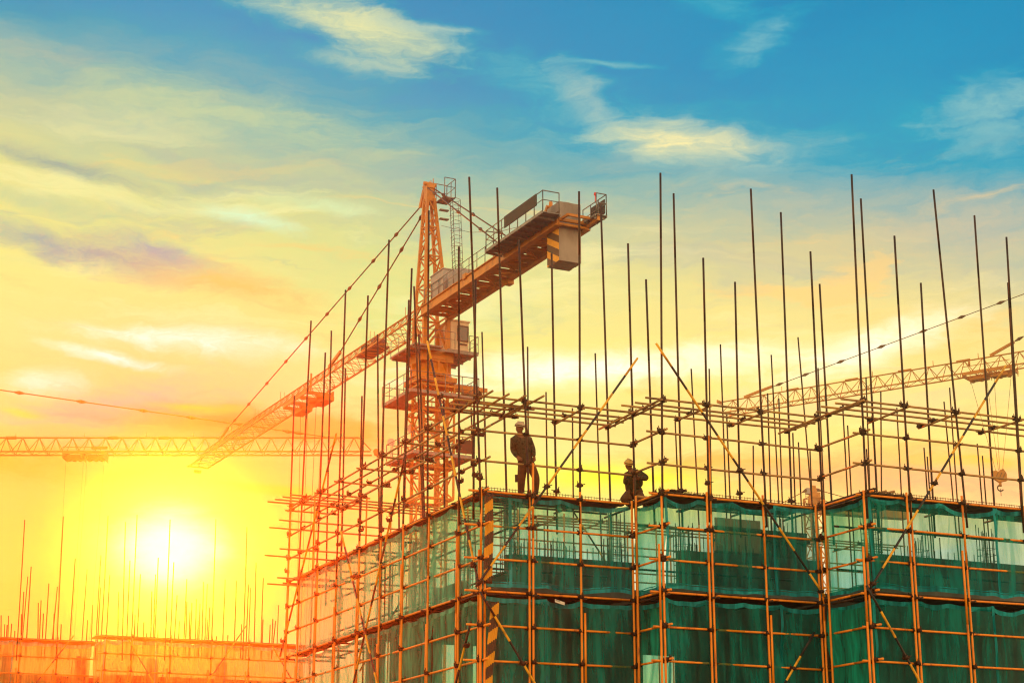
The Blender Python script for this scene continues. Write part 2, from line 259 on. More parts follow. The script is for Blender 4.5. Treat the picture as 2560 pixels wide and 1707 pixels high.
# ---------------------------------------------------------------- mesh builder
class MB:
    def __init__(s): s.v = []; s.f = []; s.m = []; s.s = []
    def quad(s, a, b, c, d, mi=0, smooth=False):
        i = len(s.v); s.v += [V(a), V(b), V(c), V(d)]; s.f.append((i, i+1, i+2, i+3)); s.m.append(mi); s.s.append(smooth)
    def poly(s, pts, mi=0):
        i = len(s.v); s.v += [V(p) for p in pts]; s.f.append(tuple(range(i, i + len(pts)))); s.m.append(mi); s.s.append(False)
    def tube(s, p0, p1, r, n=8, mi=0, r1=None, caps=True):
        p0, p1 = V(p0), V(p1); d = p1 - p0
        if d.length < 1e-6: return
        d.normalize(); a = d.orthogonal().normalized(); b = d.cross(a); r1 = r if r1 is None else r1; i = len(s.v)
        for p, q in ((p0, r), (p1, r1)):
            for k in range(n):
                w = 2 * math.pi * k / n; s.v.append(p + a * (q * math.cos(w)) + b * (q * math.sin(w)))
        for k in range(n):
            l = (k + 1) % n; s.f.append((i + k, i + l, i + n + l, i + n + k)); s.m.append(mi); s.s.append(True)
        if caps:
            s.f.append(tuple(i + k for k in reversed(range(n)))); s.f.append(tuple(i + n + k for k in range(n))); s.m += [mi, mi]; s.s += [False, False]
    def path(s, pts, r, n=6, mi=0):
        for a, b in zip(pts, pts[1:]): s.tube(a, b, r, n, mi)
    def obox(s, c, ex, ey, ez, mi=0):                 # centre and three half-axes
        c, ex, ey, ez = V(c), V(ex), V(ey), V(ez); i = len(s.v)
        for sz in (-1, 1):
            for sx, sy in ((-1, -1), (1, -1), (1, 1), (-1, 1)): s.v.append(c + ex * sx + ey * sy + ez * sz)
        for f in ((3, 2, 1, 0), (4, 5, 6, 7), (0, 1, 5, 4), (1, 2, 6, 5), (2, 3, 7, 6), (3, 0, 4, 7)):
            s.f.append(tuple(i + k for k in f)); s.m.append(mi); s.s.append(False)
    def box(s, lo, hi, mi=0):
        lo, hi = V(lo), V(hi); c = (lo + hi) / 2; h = (hi - lo) / 2
        s.obox(c, (h.x, 0, 0), (0, h.y, 0), (0, 0, h.z), mi)
    def beam(s, p0, p1, w, h, mi=0, up=(0, 0, 1)):
        p0, p1 = V(p0), V(p1); d = (p1 - p0); L = d.length; d.normalize(); a = d.cross(V(up))
        a = a.normalized() if a.length > 1e-4 else d.orthogonal().normalized(); b = a.cross(d)
        s.obox((p0 + p1) / 2, d * (L / 2), a * (w / 2), b * (h / 2), mi)
    def ball(s, c, rx, ry, rz, n=10, m=6, mi=0, rot=None, lo=-1.0):
        c = V(c); i = len(s.v); rot = rot or Matrix.Identity(3)
        for j in range(m + 1):
            th = math.asin(max(-1, min(1, lo))) + (math.pi / 2 - math.asin(max(-1, min(1, lo)))) * j / m
            for k in range(n):
                w = 2 * math.pi * k / n
                s.v.append(c + rot @ V((rx * math.cos(th) * math.cos(w), ry * math.cos(th) * math.sin(w), rz * math.sin(th))))
        for j in range(m):
            for k in range(n):
                l = (k + 1) % n; s.f.append((i + j*n + k, i + j*n + l, i + (j+1)*n + l, i + (j+1)*n + k)); s.m.append(mi); s.s.append(True)
        s.f.append(tuple(i + k for k in reversed(range(n)))); s.m.append(mi); s.s.append(False)
    def build(s, name, mats, root=None, parent=None, **props):
        o_ = root.location if root else V((0, 0, 0))
        me = bpy.data.meshes.new(name); me.from_pydata([v - o_ for v in s.v], [], s.f)
        for m_ in (mats if isinstance(mats, (list, tuple)) else [mats]): me.materials.append(M[m_])
        for p, mi, sm in zip(me.polygons, s.m, s.s): p.material_index = mi; p.use_smooth = sm
        o = bpy.data.objects.new(name, me); scene.collection.objects.link(o)
        if parent or root: o.parent = parent or root
        for k, v in props.items(): o[k] = v
        return o
def tag(o, label, cat, group=None, kind=None):
    if label: o['label'] = label
    if cat: o['category'] = cat
    if group: o['group'] = group
    if kind: o['kind'] = kind
    return o
def thing(name, loc, label, cat, group=None):
    o = bpy.data.objects.new(name, None); o.empty_display_size = .2; o.location = loc
    scene.collection.objects.link(o); return tag(o, label, cat, group)
# ---------------------------------------------------------------- ground and haze
g = MB(); g.quad((-255, -55, 0), (355, -55, 0), (355, 305, 0), (-255, 305, 0))
tag(g.build('ground', 'soil'), 'bare brown soil of the building site', 'ground', kind='structure')
# ---------------------------------------------------------------- scaffolds
TR = .026                                             # tube radius
def clamp_mesh():
    m = MB()
    m.tube((0, 0, -.042), (0, 0, .042), .046, 10); m.tube((-.042, .056, 0), (.042, .056, 0), .046, 10)
    m.obox((.055, .0, .0), (.022, 0, 0), (0, .016, 0), (0, 0, .03)); m.obox((0, .10, .045), (.018, 0, 0), (0, .014, 0), (0, 0, .03))
    m.tube((.045, -.02, .012), (.12, -.03, .03), .010, 6); m.tube((-.01, .06, .04), (-.02, .09, .115), .010, 6)
    m.tube((-.05, .02, -.012), (-.105, .03, -.02), .010, 6)
    return m
CLAMP = clamp_mesh()
CLAMP_ME = CLAMP.build('clamp', 'clamp'); _c = CLAMP_ME.data; bpy.data.objects.remove(CLAMP_ME); CLAMP_ME = _c
class Scaffold:
    def __init__(s, loc, label, group=None):
        s.root = thing('scaffold', loc, label, 'scaffold', group); s.cl = []; s.brn = 0
    def tube(s, name, p0, p1, m, r=TR, n=10):
        b = MB(); p0, p1 = V(p0), V(p1)
        # a site tube is never perfectly straight: a slight bow over its length
        L = (p1 - p0).length; k = max(2, int(L / 1.6)); ax = (p1 - p0).normalized().orthogonal(); bw = rng.uniform(-.0022, .0022) * L
        pts = [p0.lerp(p1, i / k) + ax * (bw * math.sin(math.pi * i / k)) for i in range(k + 1)]
        for i in range(k): b.tube(pts[i], pts[i + 1], r, n, 0, None, i in (0, k - 1))
        return b.build(name, m, s.root)
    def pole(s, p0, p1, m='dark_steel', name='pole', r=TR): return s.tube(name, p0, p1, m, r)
    def brace(s, p0, p1, seg=.62, r=TR * 1.05):
        p0, p1 = V(p0), V(p1); L = (p1 - p0).length; b = MB(); k = max(1, round(L / seg)); off = s.brn % 2; s.brn += 1
        for i in range(k): b.tube(p0.lerp(p1, i / k), p0.lerp(p1, (i + 1) / k), r, 10, (i + off) % 2, None, i in (0, k - 1))
        return b.build('brace', ['yellow', 'black'], s.root)
    def clamp(s, p, rz=0.0): s.cl.append((V(p), rz + rng.choice((0, math.pi)), rng.uniform(-.25, .25)))
    def finish(s):
        s.cl.sort(key=lambda c: depth(c[0])); rest = MB()
        for i, (p, rz, rx) in enumerate(s.cl):
            mt = Matrix.Rotation(rz, 4, 'Z') @ Matrix.Rotation(rx, 4, 'X')
            if i < 99:
                o = bpy.data.objects.new('clamp', CLAMP_ME); scene.collection.objects.link(o); o.parent = s.root
                o.location = p - s.root.location; o.rotation_euler = mt.to_euler()
            else:
                k = len(rest.v); rest.v += [p + mt.to_3x3() @ v for v in CLAMP.v]
                rest.f += [tuple(k + j for j in f) for f in CLAMP.f]; rest.m += CLAMP.m; rest.s += CLAMP.s
        if rest.v: rest.build('clamp', 'clamp', s.root, kind='stuff')
XA, YA, XC, YD, XE, YF = 15.36, 36.21, 19.25, 34.80, 23.55, 32.96
YB, DIN, ZT, ZP = 51.05, 1.42, 11.95, 9.72
LOW = [4.45, 5.93, 6.69, 8.20, 8.96]; HIGH = [10.43, 11.15]; PLAT = [9.72, 7.46, 5.20]
def extend(a, b, z):                                   # point at height z on the line a-b
    a, b = V(a), V(b); t = (z - a.z) / (b.z - a.z); return a.lerp(b, t)
def wall(sc, axis, fix, s0, s1, e0, e1, outer, inner, lower, zt=ZT, top=True, rails_up=True, inner_low=True):
    """one straight run of scaffold: outer/inner = [(top px, bottom px)], lower = [(s, top z)] positions of the orange tubes"""
    W = (lambda s, d, z: V((s, fix + d, z))) if axis == 'x' else (lambda s, d, z: V((fix + d, s, z)))
    hit = (lambda p, d: ony(*p, fix + d)) if axis == 'x' else (lambda p, d: onx(*p, fix + d))
    sv = (lambda p: p.x) if axis == 'x' else (lambda p: p.y)
    rz = 0 if axis == 'x' else R(90)
    outs, ins = [], []
    for lst, d, store in ((outer, 0, outs), (inner, DIN, ins)):
        for tp, bp in lst:
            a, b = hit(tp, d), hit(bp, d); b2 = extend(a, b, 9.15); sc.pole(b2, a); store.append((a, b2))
    for s, zt_ in lower:
        sc.pole(W(s, 0, 0), W(s, 0, zt_), 'orange', 'lower_pole', TR * 1.04)
    j = lambda a=.06: rng.uniform(-a, a)
    d = TR * 2 + .004
    for z in LOW + PLAT:
        sc.tube('rail', W(s0 - e0 - abs(j(.12)), d, z + j(.015)), W(s1 + e1 + abs(j(.1)), d, z + j(.015)), 'orange')
    if inner_low:
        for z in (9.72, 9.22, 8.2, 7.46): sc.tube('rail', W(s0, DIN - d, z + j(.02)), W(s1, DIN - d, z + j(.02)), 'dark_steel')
    if rails_up:
        for z in HIGH: sc.tube('rail', W(s0 - e0 - abs(j(.12)), d, z + j(.02)), W(s1 + e1 + abs(j(.1)), d, z + j(.02)), 'tan')
    ps = [sv(extend(a, b, ZP)) for a, b in outs]
    if top:
        for k, dd in enumerate((d, .50, .94, DIN - d - .02)):
            sc.tube('rail', W(s0 - e0 - .10 - abs(j(.22)), dd, zt + j(.025)), W(s1 + e1 + .08 + abs(j(.25)), dd, zt + j(.025)), 'tan')
        for (a, b) in outs:
            s_ = sv(extend(a, b, zt)) + .055
            sc.tube('cross_tube', W(s_, -.14, zt - .055), W(s_ + j(.03), DIN + .14, zt - .055 + j(.03)), 'tan')
            sc.clamp(W(s_ - .03, .02, zt - .03), rz); sc.clamp(W(s_ - .02, .07, zt + .01), rz + 1.57)
            sc.clamp(W(s_ - .03, DIN, zt - .04), rz)
            if rng.random() < .7: sc.clamp(W(s_, .94, zt), rz)
    for (a, b) in outs:
        for z in HIGH if rails_up else []:
            sc.clamp(W(sv(extend(a, b, z)), .03, z), rz)
        if rng.random() < .5: z = 10.1 + j(.2); sc.clamp(W(sv(extend(a, b, z)), 0, z), rz)
    for (a, b) in ins:
        if rng.random() < .6: z = 10.0 + j(.3); sc.clamp(W(sv(extend(a, b, z)), DIN, z), rz)
    low_s = [s for s, zt_ in lower if zt_ > 9.5]
    for s in low_s:
        for z in PLAT:
            sc.tube('cross_tube', W(s + .055, -.16, z - .055), W(s + .055, DIN + .1, z - .055), 'dark_steel'); sc.clamp(W(s, .03, z), rz)
        for z in LOW:
            sc.clamp(W(s, .03, z), rz)
    # working platforms: dark boards with gaps, and the wire-mesh strip standing along the edge
    for z in PLAT[:2]:
        for k in range(6 if axis == 'x' else 2):
            b = MB(); dd = .16 + k * .2; b.box(W(s0 + .03 + abs(j(.1)), dd, z + .032), W(s1 - .05 - abs(j(.1)), dd + .165, z + .062 + j(.012)))
            b.build('deck_board', 'board', sc.root)
    b = MB(); z = ZP + .14
    b.tube(W(s0 + .1, .22, z), W(s1 - .05, .22, z - .02), .0065, 5); b.tube(W(s0 + .1, .22, z - .05), W(s1 - .05, .22, z - .07), .005, 5)
    n = int((s1 - s0) / .075)
    for i in range(n):
        s = s0 + .12 + i * .075; b.tube(W(s, .22, ZP + .04), W(s, .22 + j(.01), z + .022 - .02 * i / n), .0055, 5)
    b.build('mesh_strip', 'bar', sc.root)
    return W, hit, outs, ins
def lapped(ss, w=.095, lo=(8.4, 8.9, 7.1, 8.8, 7.0, 9.0)):
    out = []
    for i, s in enumerate(ss): out += [(s, 9.80 + .05 * (i % 3)), (s + w, lo[i % len(lo)])]
    return out
def sx(px, py, y): return ony(px, py, y).x
def sy(px, py, x): return onx(px, py, x).y
# left face, seen edge-on and receding
SL = Scaffold((XA, 43, 0), 'long steel tube scaffold on the sunlit left face, receding from the striped corner')
lf_out = [((1147, 617), (1148, 1266)), ((1072, 527), (1069, 1303)), ((1029.5, 671), (1008, 1300)), ((972.6, 600), (954, 1208)), ((920, 739), (902, 1260)),
          ((864, 725), (847, 1260)), ((777.7, 802), (756, 1251)), ((736, 989), (726, 1268)), ((1189, 700), (1184, 1234)), ((813.4, 881.5), (797, 1300))]
lf_in = [((828.5, 827), (820, 1240)), ((1022, 750), (1012, 1150)), ((1035, 716), (1052, 1150)), ((1047, 836), (1058, 1200)), ((944, 836), (948, 1250)),
         ((962, 886), (955, 1250)), ((863.7, 920.5), (856, 1280)), ((992.5, 903), (997, 1290)), ((1109, 1000), (1111, 1250)), ((905, 990), (900, 1250))]
yl = [36.23, 37.55, 39.45, 41.22, 42.88, 44.58, 46.48, 48.2, 49.92, 51.02]
wall(SL, 'y', XA, YA, YB, .28, .35, lf_out, lf_in, lapped(yl, .10))
xl = XA - .08
for a, b in (((1068, 853), (1197, 1462)), ((1177, 1553), (1119, 1790)), ((852, 1326), (972, 1830)), ((1014, 1134), (868, 1775)), ((841, 1083), (700, 1640))):
    p, q = onx(*a, xl), onx(*b, xl); SL.brace(p, q); SL.clamp(p.lerp(q, .25), R(90)); SL.clamp(p.lerp(q, .93), R(90))
SL.finish()
# front bay between the striped corner and the step
SA = Scaffold((17.3, YA, 0), 'front scaffold bay between the hazard striped corner and the crouching worker')
ac_out = [((1173, 443), (1201, 1240)), ((1297, 600), (1322, 1240)), ((1447.6, 479), (1450, 1240)), ((1570, 609), (1588, 1266))]
ac_in = [((1243, 470), (1266, 1231)), ((1379, 633.6), (1391, 1240)), ((1502, 515), (1526, 1260))]
low_ac = lapped([sx(1202, 1500, YA), sx(1324, 1500, YA), sx(1453, 1500, YA), sx(1584, 1500, YA)])
low_ac[3] = (low_ac[3][0], 10.48)
wall(SA, 'x', YA, XA, XC, .28, .06, ac_out, ac_in, low_ac)
yb = YA - .075
for a, b in (((1594, 895), (1190, 1466)), ((1200, 1478), (1385, 1787))):
    p, q = ony(*a, yb), ony(*b, yb); SA.brace(p, q); SA.clamp(q.lerp(p, .02)); SA.clamp(q.lerp(p, .42))
SA.finish()
# middle bay, one step nearer
SM = Scaffold((21.4, YD, 0), 'middle scaffold bay stepping forward right of the crouching worker, one striped brace leaning right')
de_out = [((1651, 433), (1656, 1240)), ((1758, 645), (1772, 1246)), ((1877, 472.5), (1914, 1260)), ((2026, 629), (2053.6, 1208))]
de_in = [((1615, 698.6), (1634, 1237)), ((1684, 484), (1704, 1231)), ((1837.5, 705), (1850, 1248)), ((1952, 531), (1979, 1264)), ((2049, 710), (2079, 1254))]
low_de = lapped([sx(1660, 1500, YD), sx(1775, 1500, YD), sx(1917, 1500, YD), sx(2050, 1500, YD)])
low_de[1] = (low_de[0][0] - .095, 8.55); low_de[3] = (low_de[3][0], 11.2)
wall(SM, 'x', YD, XC + .03, XE, .26, .06, de_out, de_in, low_de)
def side(sc, x, y0, y1):                               # the short return of a step
    for z in LOW + PLAT + HIGH:
        sc.tube('rail', (x + .06, y0 - .2, z + .05), (x + .06, y1 + .15, z + .05), 'tan' if z > 9.8 else 'orange')
        sc.clamp((x + .03, y0, z + .05), R(90)); sc.clamp((x + .03, y1, z + .05), R(90))
    for i, y in enumerate((y1 - .14, )):
        sc.pole((x, y, 0), (x, y, 9.9), 'orange', 'lower_pole', TR * 1.04)
    sc.tube('cross_tube', (x - .05, y0 - .2, ZT - .06), (x - .05, y1 + DIN + .2, ZT - .06), 'tan')
    for k in range(5):
        b = MB(); b.box((x + .14 + k * .24, y0 + .05, 9.76), (x + .33 + k * .24, y1 + .25, 9.80)); b.build('deck_board', 'board', sc.root)
side(SM, XC, YD, YA)
yb = YD - .075
for a, b in (((1640, 858), (2062, 1490)), ((2036, 1580), (1930, 1762))):
    p, q = ony(*a, yb), ony(*b, yb); SM.brace(p, q); SM.clamp(q.lerp(p, .02)); SM.clamp(q.lerp(p, .5))
SM.finish()
# right-hand bay, nearest
SR = Scaffold((26, YF, 0), 'nearest scaffold bay at the right with two striped braces meeting at its corner pole')
fg_out = [((2129, 436.5), (2166.6, 1250)), ((2236, 590), (2275, 1251)), ((2333.6, 474.6), (2413, 1266)), ((2516, 593), (2557, 1290))]
fg_in = [((2152, 497), (2192, 1231)), ((2302, 707.5), (2332.7, 1254)), ((2436, 539), (2486, 1266)), ((2640, 600), (2690, 1290))]
low_fg = lapped([sx(2174, 1500, YF), sx(2283, 1500, YF), sx(2423, 1500, YF), sx(2578, 1500, YF)])
low_fg[1] = (low_fg[0][0] - .095, 8.5); low_fg[3] = (low_fg[3][0], 11.1); low_fg[5] = (low_fg[4][0] - .095, 8.6)
wall(SR, 'x', YF, XE + .03, 29.4, .24, .3, fg_out, fg_in, low_fg)
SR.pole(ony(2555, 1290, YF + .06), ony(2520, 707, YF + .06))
side(SR, XE, YF, YD)
yb = YF - .075
for a, b in (((2514, 914), (2176, 1470)), ((2166, 1462), (2348, 1790))):
    p, q = ony(*a, yb), ony(*b, yb); SR.brace(p, q); SR.clamp(q.lerp(p, .02)); SR.clamp(q.lerp(p, .45))
SR.finish()
# back row, behind the block
SB = Scaffold((22, YB, 0), 'tall back scaffold behind the netted block with a far row of thin poles')
back = [((1205, 830), (1216, 1225)), ((1319, 867), (1322, 1240)), ((1365, 980), (1368, 1240)), ((1488, 883), (1500, 1251)), ((1431, 1020), (1433, 1240)), ((1728, 922), (1743.5, 1240)),
        ((1773, 922), (1778, 1237)), ((1801, 861), (1815, 1246)), ((1928, 887), (1947, 1260)), ((1995, 843), (2030.6, 1266)), ((2045, 920), (2060, 1250)), ((1919, 983), (1927, 1260)),
        ((1947, 996), (1956, 1260)), ((1816.7, 1036), (1825, 1248)), ((1687.6, 1045), (1696, 1237)), ((1883, 1114), (1884, 1251)), ((1996, 1105), (2003, 1266)), ((1982, 1082), (1988, 1264)),
        ((2165, 943), (2175, 1237)), ((2202, 979), (2203.6, 1228)), ((2242, 1019), (2254, 1246)), ((2107, 1020), (2120, 1251)), ((2119, 1063), (2129, 1248)), ((2360, 1004), (2384, 1260)),
        ((2374, 969), (2394, 1261)), ((2310, 1119), (2320, 1254)), ((2318, 1141), (2326, 1254)), ((2443, 1109), (2456, 1266)), ((2456, 1139), (2466, 1266)), ((2166, 1122), (2174, 1240)),
        ((2025, 1127), (2030, 1266)), ((1178, 1020), (1184, 1230)), ((1212, 1035), (1216, 1230))]
for i, (a, b) in enumerate(back):
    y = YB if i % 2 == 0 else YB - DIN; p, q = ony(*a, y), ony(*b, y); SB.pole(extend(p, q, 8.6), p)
for k, y in enumerate((YB - .06, YB - .5, YB - .95, YB - DIN + .06)):
    SB.tube('rail', (XA - .75 + .1 * k, y, 12.08), (24 + .3 * k, y, 12.06), 'tan'); SB.tube('rail', (23.6 - .2 * k, y, 12.08), (37, y, 12.08), 'tan')
for z in (11.3, 10.45, 9.6):
    for y in (YB - .06, YB - DIN + .06): SB.tube('rail', (XA - .6 - rng.random() * .3, y, z), (36.5, y, z), 'tan')
xs = [XA, 17.0, 18.6, 20.3, 22.0, 23.6, 25.2, 26.9, 28.5, 30.2, 31.9, 33.5, 35.1]
for i, x in enumerate(xs):
    SB.tube('cross_tube', (x + .05, YB + .3, 12.02), (x + .05, YB - DIN - .35, 12.02), 'tan'); SB.clamp((x, YB - DIN, 12.04)); SB.clamp((x, YB, 12.04))
    SB.pole((x, YB, 0), (x, YB, 12.3), 'orange', 'lower_pole'); SB.pole((x + .3, YB - DIN, 0), (x + .3, YB - DIN, 12.2), 'orange', 'lower_pole')
for a, b in (((17.2, YB - DIN, 7.0), (20.4, YB - DIN, 12.4)), ((24.0, YB - DIN, 12.6), (27.4, YB - DIN, 8.0)), ((28.2, YB - DIN, 8.4), (31.4, YB - DIN, 12.4))): SB.brace(a, b)
SB.finish()
# ---------------------------------------------------------------- safety nets
def net(axis, fix, s0, s1, zt, zb, label, pale=False, seed=0, dn=.105, sag=.10, left_hem=True, right_hem=False, far=False):
    W = (lambda s, d, z: V((s, fix + d, z))) if axis == 'x' else (lambda s, d, z: V((fix + d, s, z)))
    L = s1 - s0; step = .11 if not far else .35; ns = max(8, int(L / step)); nz = max(6, int((zt - zb) / .13)); r = random.Random(seed)
    ties = [0.0]
    while ties[-1] < L - .8: ties.append(ties[-1] + r.uniform(.75, 1.35))
    ties[-1] = L
    def top(s):
        for a, b in zip(ties, ties[1:]):
            if a <= s <= b + 1e-6: q = (s - a) / max(b - a, .01); return zt - sag * max(0, 4 * q * (1 - q)) ** .8 * (.35 + .65 * abs(noise.noise(V((a * 3.3, seed, .5)))) * 2.2) - .02 * noise.noise(V((s * 3, seed, 7.0)))
        return zt
    def bot(s): return zb + .07 * noise.noise(V((s * .9, seed * 3.1, 2.0))) + .03 * noise.noise(V((s * 2.7, seed, 5.0)))
    def pt(i, j, off=0):
        s = L * i / ns; q = j / nz; z = bot(s) + (top(s) - bot(s)) * q
        p = V((s0 + s, z * .45, seed * 1.7))
        fold = .13 * (noise.noise(p * 1.1)) + .06 * noise.noise(V((s * 1.6 + z * 1.3, z * .4 - s * .5, seed + 2.5))) + .05 * noise.noise(V((s * 4.2 + .5 * z, z * .5, seed + 9.0))) + .02 * noise.noise(V((s * 11, z * .7, seed)))
        amp = (.35 + .9 * math.sin(math.pi * min(1, max(0, q))) ** .6)
        ss = s0 + s + .03 * noise.noise(V((z * .8, s, seed + 4)))
        return W(ss, dn + fold * amp + off, z)
    b = MB(); G = [[pt(i, j) for j in range(nz + 1)] for i in range(ns + 1)]
    for i in range(ns):
        for j in range(nz): b.quad(G[i][j], G[i + 1][j], G[i + 1][j + 1], G[i][j + 1], 0, True)
    # weld so that the cloth shades smoothly
    b.v = [p for col in G for p in col]; b.f = [(i*(nz+1)+j, (i+1)*(nz+1)+j, (i+1)*(nz+1)+j+1, i*(nz+1)+j+1) for i in range(ns) for j in range(nz)]
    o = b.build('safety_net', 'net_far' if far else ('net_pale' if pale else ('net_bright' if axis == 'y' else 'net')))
    tag(o, label, 'safety net', 'green safety nets tied to the scaffolds')
    w = .07 if not far else .12; hm = 'hem_pale' if (pale or far) else 'hem'
    for z0, z1, q in ((-w * 1.3, .012, nz), (-.012, w, 0)) + (((w + .02, w + .045, 0),) if not far else ()):   # hems, a little proud of the cloth
        h = MB(); wv = [1 + .5 * noise.noise(V((i * .35, seed, q))) for i in range(ns + 1)]
        for i in range(ns + 1): p = pt(i, q, -.006); h.v += [p + V((0, 0, z0 * (wv[i] if q else 1))), p + V((0, 0, z1))]
        for i in range(ns): h.f.append((2*i, 2*i+2, 2*i+3, 2*i+1)); h.m.append(0); h.s.append(True)
        h.build('hem', hm, None, o)
    for flag, i in ((left_hem, 0), (right_hem, ns)):
        if flag:
            e = (W(1, 0, 0) - W(0, 0, 0)) * (.07 if i == 0 else -.07); h = MB()
            for j in range(nz + 1): p = pt(i, j, -.007); h.v += [p, p + e]
            for j in range(nz): h.f.append((2*j, 2*j+1, 2*j+3, 2*j+2)); h.m.append(0); h.s.append(True)
            h.build('hem', hm, None, o)
    return o
ZU0, ZU1, ZL0, ZL1 = 9.70, 7.60, 7.36, 5.22
# front bay
xs1 = sx(1282, 1400, YA)
net('x', YA, XA + .05, xs1, ZU0, ZU1, 'upper net beside the hazard striped corner strip, below the standing worker', seed=1, sag=.05)
net('x', YA, xs1 - .05, XC - .03, ZU0, ZU1, 'upper net left of the crouching worker, top edge sagging in scallops', seed=2, sag=.13)
xs2 = sx(1372, 1600, YA)
net('x', YA, XA + .05, xs2, ZL0, ZL1, 'lower net beside the hanging hazard striped strip', seed=3)
net('x', YA, xs2 - .05, XC - .03, ZL0, ZL1, 'lower net with the small white tag pinned to it', seed=4)
# step up to the middle bay
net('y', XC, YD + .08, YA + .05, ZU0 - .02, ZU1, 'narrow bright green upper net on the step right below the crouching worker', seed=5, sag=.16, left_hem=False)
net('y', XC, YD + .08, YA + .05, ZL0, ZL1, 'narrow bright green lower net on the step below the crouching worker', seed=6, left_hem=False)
# middle bay
xm = sx(1946, 1400, YD)
net('x', YD, XC + .08, xm + .1, ZU0, ZU1, 'upper net of the middle bay in front of the plywood formwork panel', seed=7, sag=.17)
net('x', YD, xm - .05, XE - .05, ZU0, ZU1, 'short upper net of the middle bay with a bright folded left edge', seed=8, sag=.07, dn=.085)
net('x', YD, XC + .08, xm + .1, ZL0, ZL1, 'lower dark green net of the middle bay', seed=9, sag=.12)
net('x', YD, xm + .02, XE - .05, ZL0, ZL1, 'short lower net of the middle bay behind a leaning striped brace', seed=10, sag=.12, dn=.085)
# step up to the right bay
net('y', XE, YF + .08, YD + .05, ZU0 - .02, ZU1, 'bright turquoise upper net on the step left of the right corner pole', seed=11, left_hem=False)
net('y', XE, YF + .08, YD + .05, ZL0, ZL1, 'dark lower net on the step left of the right corner pole', seed=12, left_hem=False)
# right bay
xr = sx(2508, 1400, YF)
net('x', YF, XE + .08, xr, ZU0, ZU1, 'large turquoise upper net at the right with a draped top edge', seed=13, sag=.2)
net('x', YF, xr - .12, 29.2, ZU0, ZU1, 'upper net at the right picture edge with a bright double fold', seed=14, sag=.1, dn=.085)
xr2 = sx(2496, 1600, YF)
net('x', YF, XE + .08, xr2, ZL0, ZL1, 'large deep green lower net at the right with scalloped top hem', seed=15, sag=.13)
net('x', YF, xr2 - .05, 29.2, ZL0, ZL1, 'lower net at the right picture edge below the double fold', seed=16, sag=.13, dn=.085)
# left face
for (y0, y1, a, c, sd) in ((36.3, 39.5, 'nearest the striped corner', 'nearest the striped corner', 21), (39.45, 42.9, 'second from the striped corner', 'second from the striped corner', 22),
                           (42.85, 46.5, 'in the hazy middle of the face', 'in the hazy middle of the face', 23), (46.45, 50.4, 'at the far hazy end of the face', 'at the far hazy end of the face', 24)):
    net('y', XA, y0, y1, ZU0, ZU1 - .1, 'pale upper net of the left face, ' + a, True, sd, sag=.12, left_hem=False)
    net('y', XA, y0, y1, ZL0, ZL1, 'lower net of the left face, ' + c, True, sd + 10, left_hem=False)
# ---------------------------------------------------------------- hazard strips at the corner, paper tag
def strip(name, x0, x1, y, z0, z1, lean, label, cuts):
    b = MB(); n = 20; m = 24
    def P(i, j):
        q = i / n; z = z0 + (z1 - z0) * j / m; w = .014 * math.sin(q * 10 * math.pi)
        return V((x0 + (x1 - x0) * q + lean * (1 - j / m) + .012 * math.sin(3 * z), y + w + .03 * noise.noise(V((z, q, 3))), z - (cuts * (1 - q) if j in (0, m) else 0)))
    b.v = [P(i, j) for i in range(n + 1) for j in range(m + 1)]
    for i in range(n):
        for j in range(m): b.f.append((i*(m+1)+j, (i+1)*(m+1)+j, (i+1)*(m+1)+j+1, i*(m+1)+j+1)); b.m.append(0); b.s.append(True)
    o = b.build(name, 'hazard'); md = o.modifiers.new('thickness', 'SOLIDIFY'); md.thickness = .006
    return tag(o, label, 'warning strip', 'black and yellow warning strips at the corner')
strip('warning_strip', sx(1209, 1330, YA), sx(1230, 1330, YA), YA - .06, 7.62, 9.66, 0, 'yellow and black striped ribbed strip standing between corner pole and upper net', .0)
strip('warning_strip', sx(1226, 1560, YA), sx(1247, 1560, YA), YA - .02, 4.6, 7.25, -.22, 'lower yellow and black striped strip hanging askew below the corner platform', .06)
b = MB(); c = ony(1399.5, 1504.5, YA - .03); ex = V((.122, 0, -.03)); ez = V((.0, 0, .034))
b.obox(c, ex, V((0, .004, 0)), ez, 0); b.obox(c + V((-.05, -.006, .027)), V((.06, 0, -.0148)), V((0, .003, 0)), V((0, 0, .014)), 1)
tag(b.build('paper_tag', ['white', 'cabinet']), 'small white and blue paper tag pinned to the lower net', 'tag')
# ---------------------------------------------------------------- the concrete block under construction
BL = thing('concrete_building', (24, 43, 0), 'dark concrete block under construction wrapped in green nets', 'building')
def bx(name, lo, hi, m): b = MB(); b.box(lo, hi); return b.build(name, m, BL)
Z2, Z1 = 8.05, 5.05
for z in (Z2, Z1, 2.05):
    b = MB(); b.box((17.0, 38.3, z - .28), (20.648, 48.6, z)); b.box((20.652, 36.9, z - .281), (24.998, 48.599, z - .001)); b.box((25.002, 35.1, z - .282), (36, 48.598, z - .002))
    b.build('floor_slab', 'concrete', BL)
bx('edge_beam', (17.0, 38.3, Z2 + .003), (20.3, 38.55, 8.72), 'block'); bx('edge_beam', (20.9, 36.9, Z2 + .003), (24.9, 37.15, 8.86), 'block')
bx('edge_beam', (25.05, 35.1, Z2 + .003), (31.5, 35.35, 8.80), 'block'); bx('edge_beam', (17.0, 38.56, Z2 + .003), (17.25, 40.2, 8.35), 'block'); bx('edge_beam', (17.0, 41.4, Z2 + .003), (17.25, 43.3, 8.5), 'block')
bx('edge_beam', (17.0, 44.3, Z2 + .003), (17.25, 45.4, 8.2), 'block')
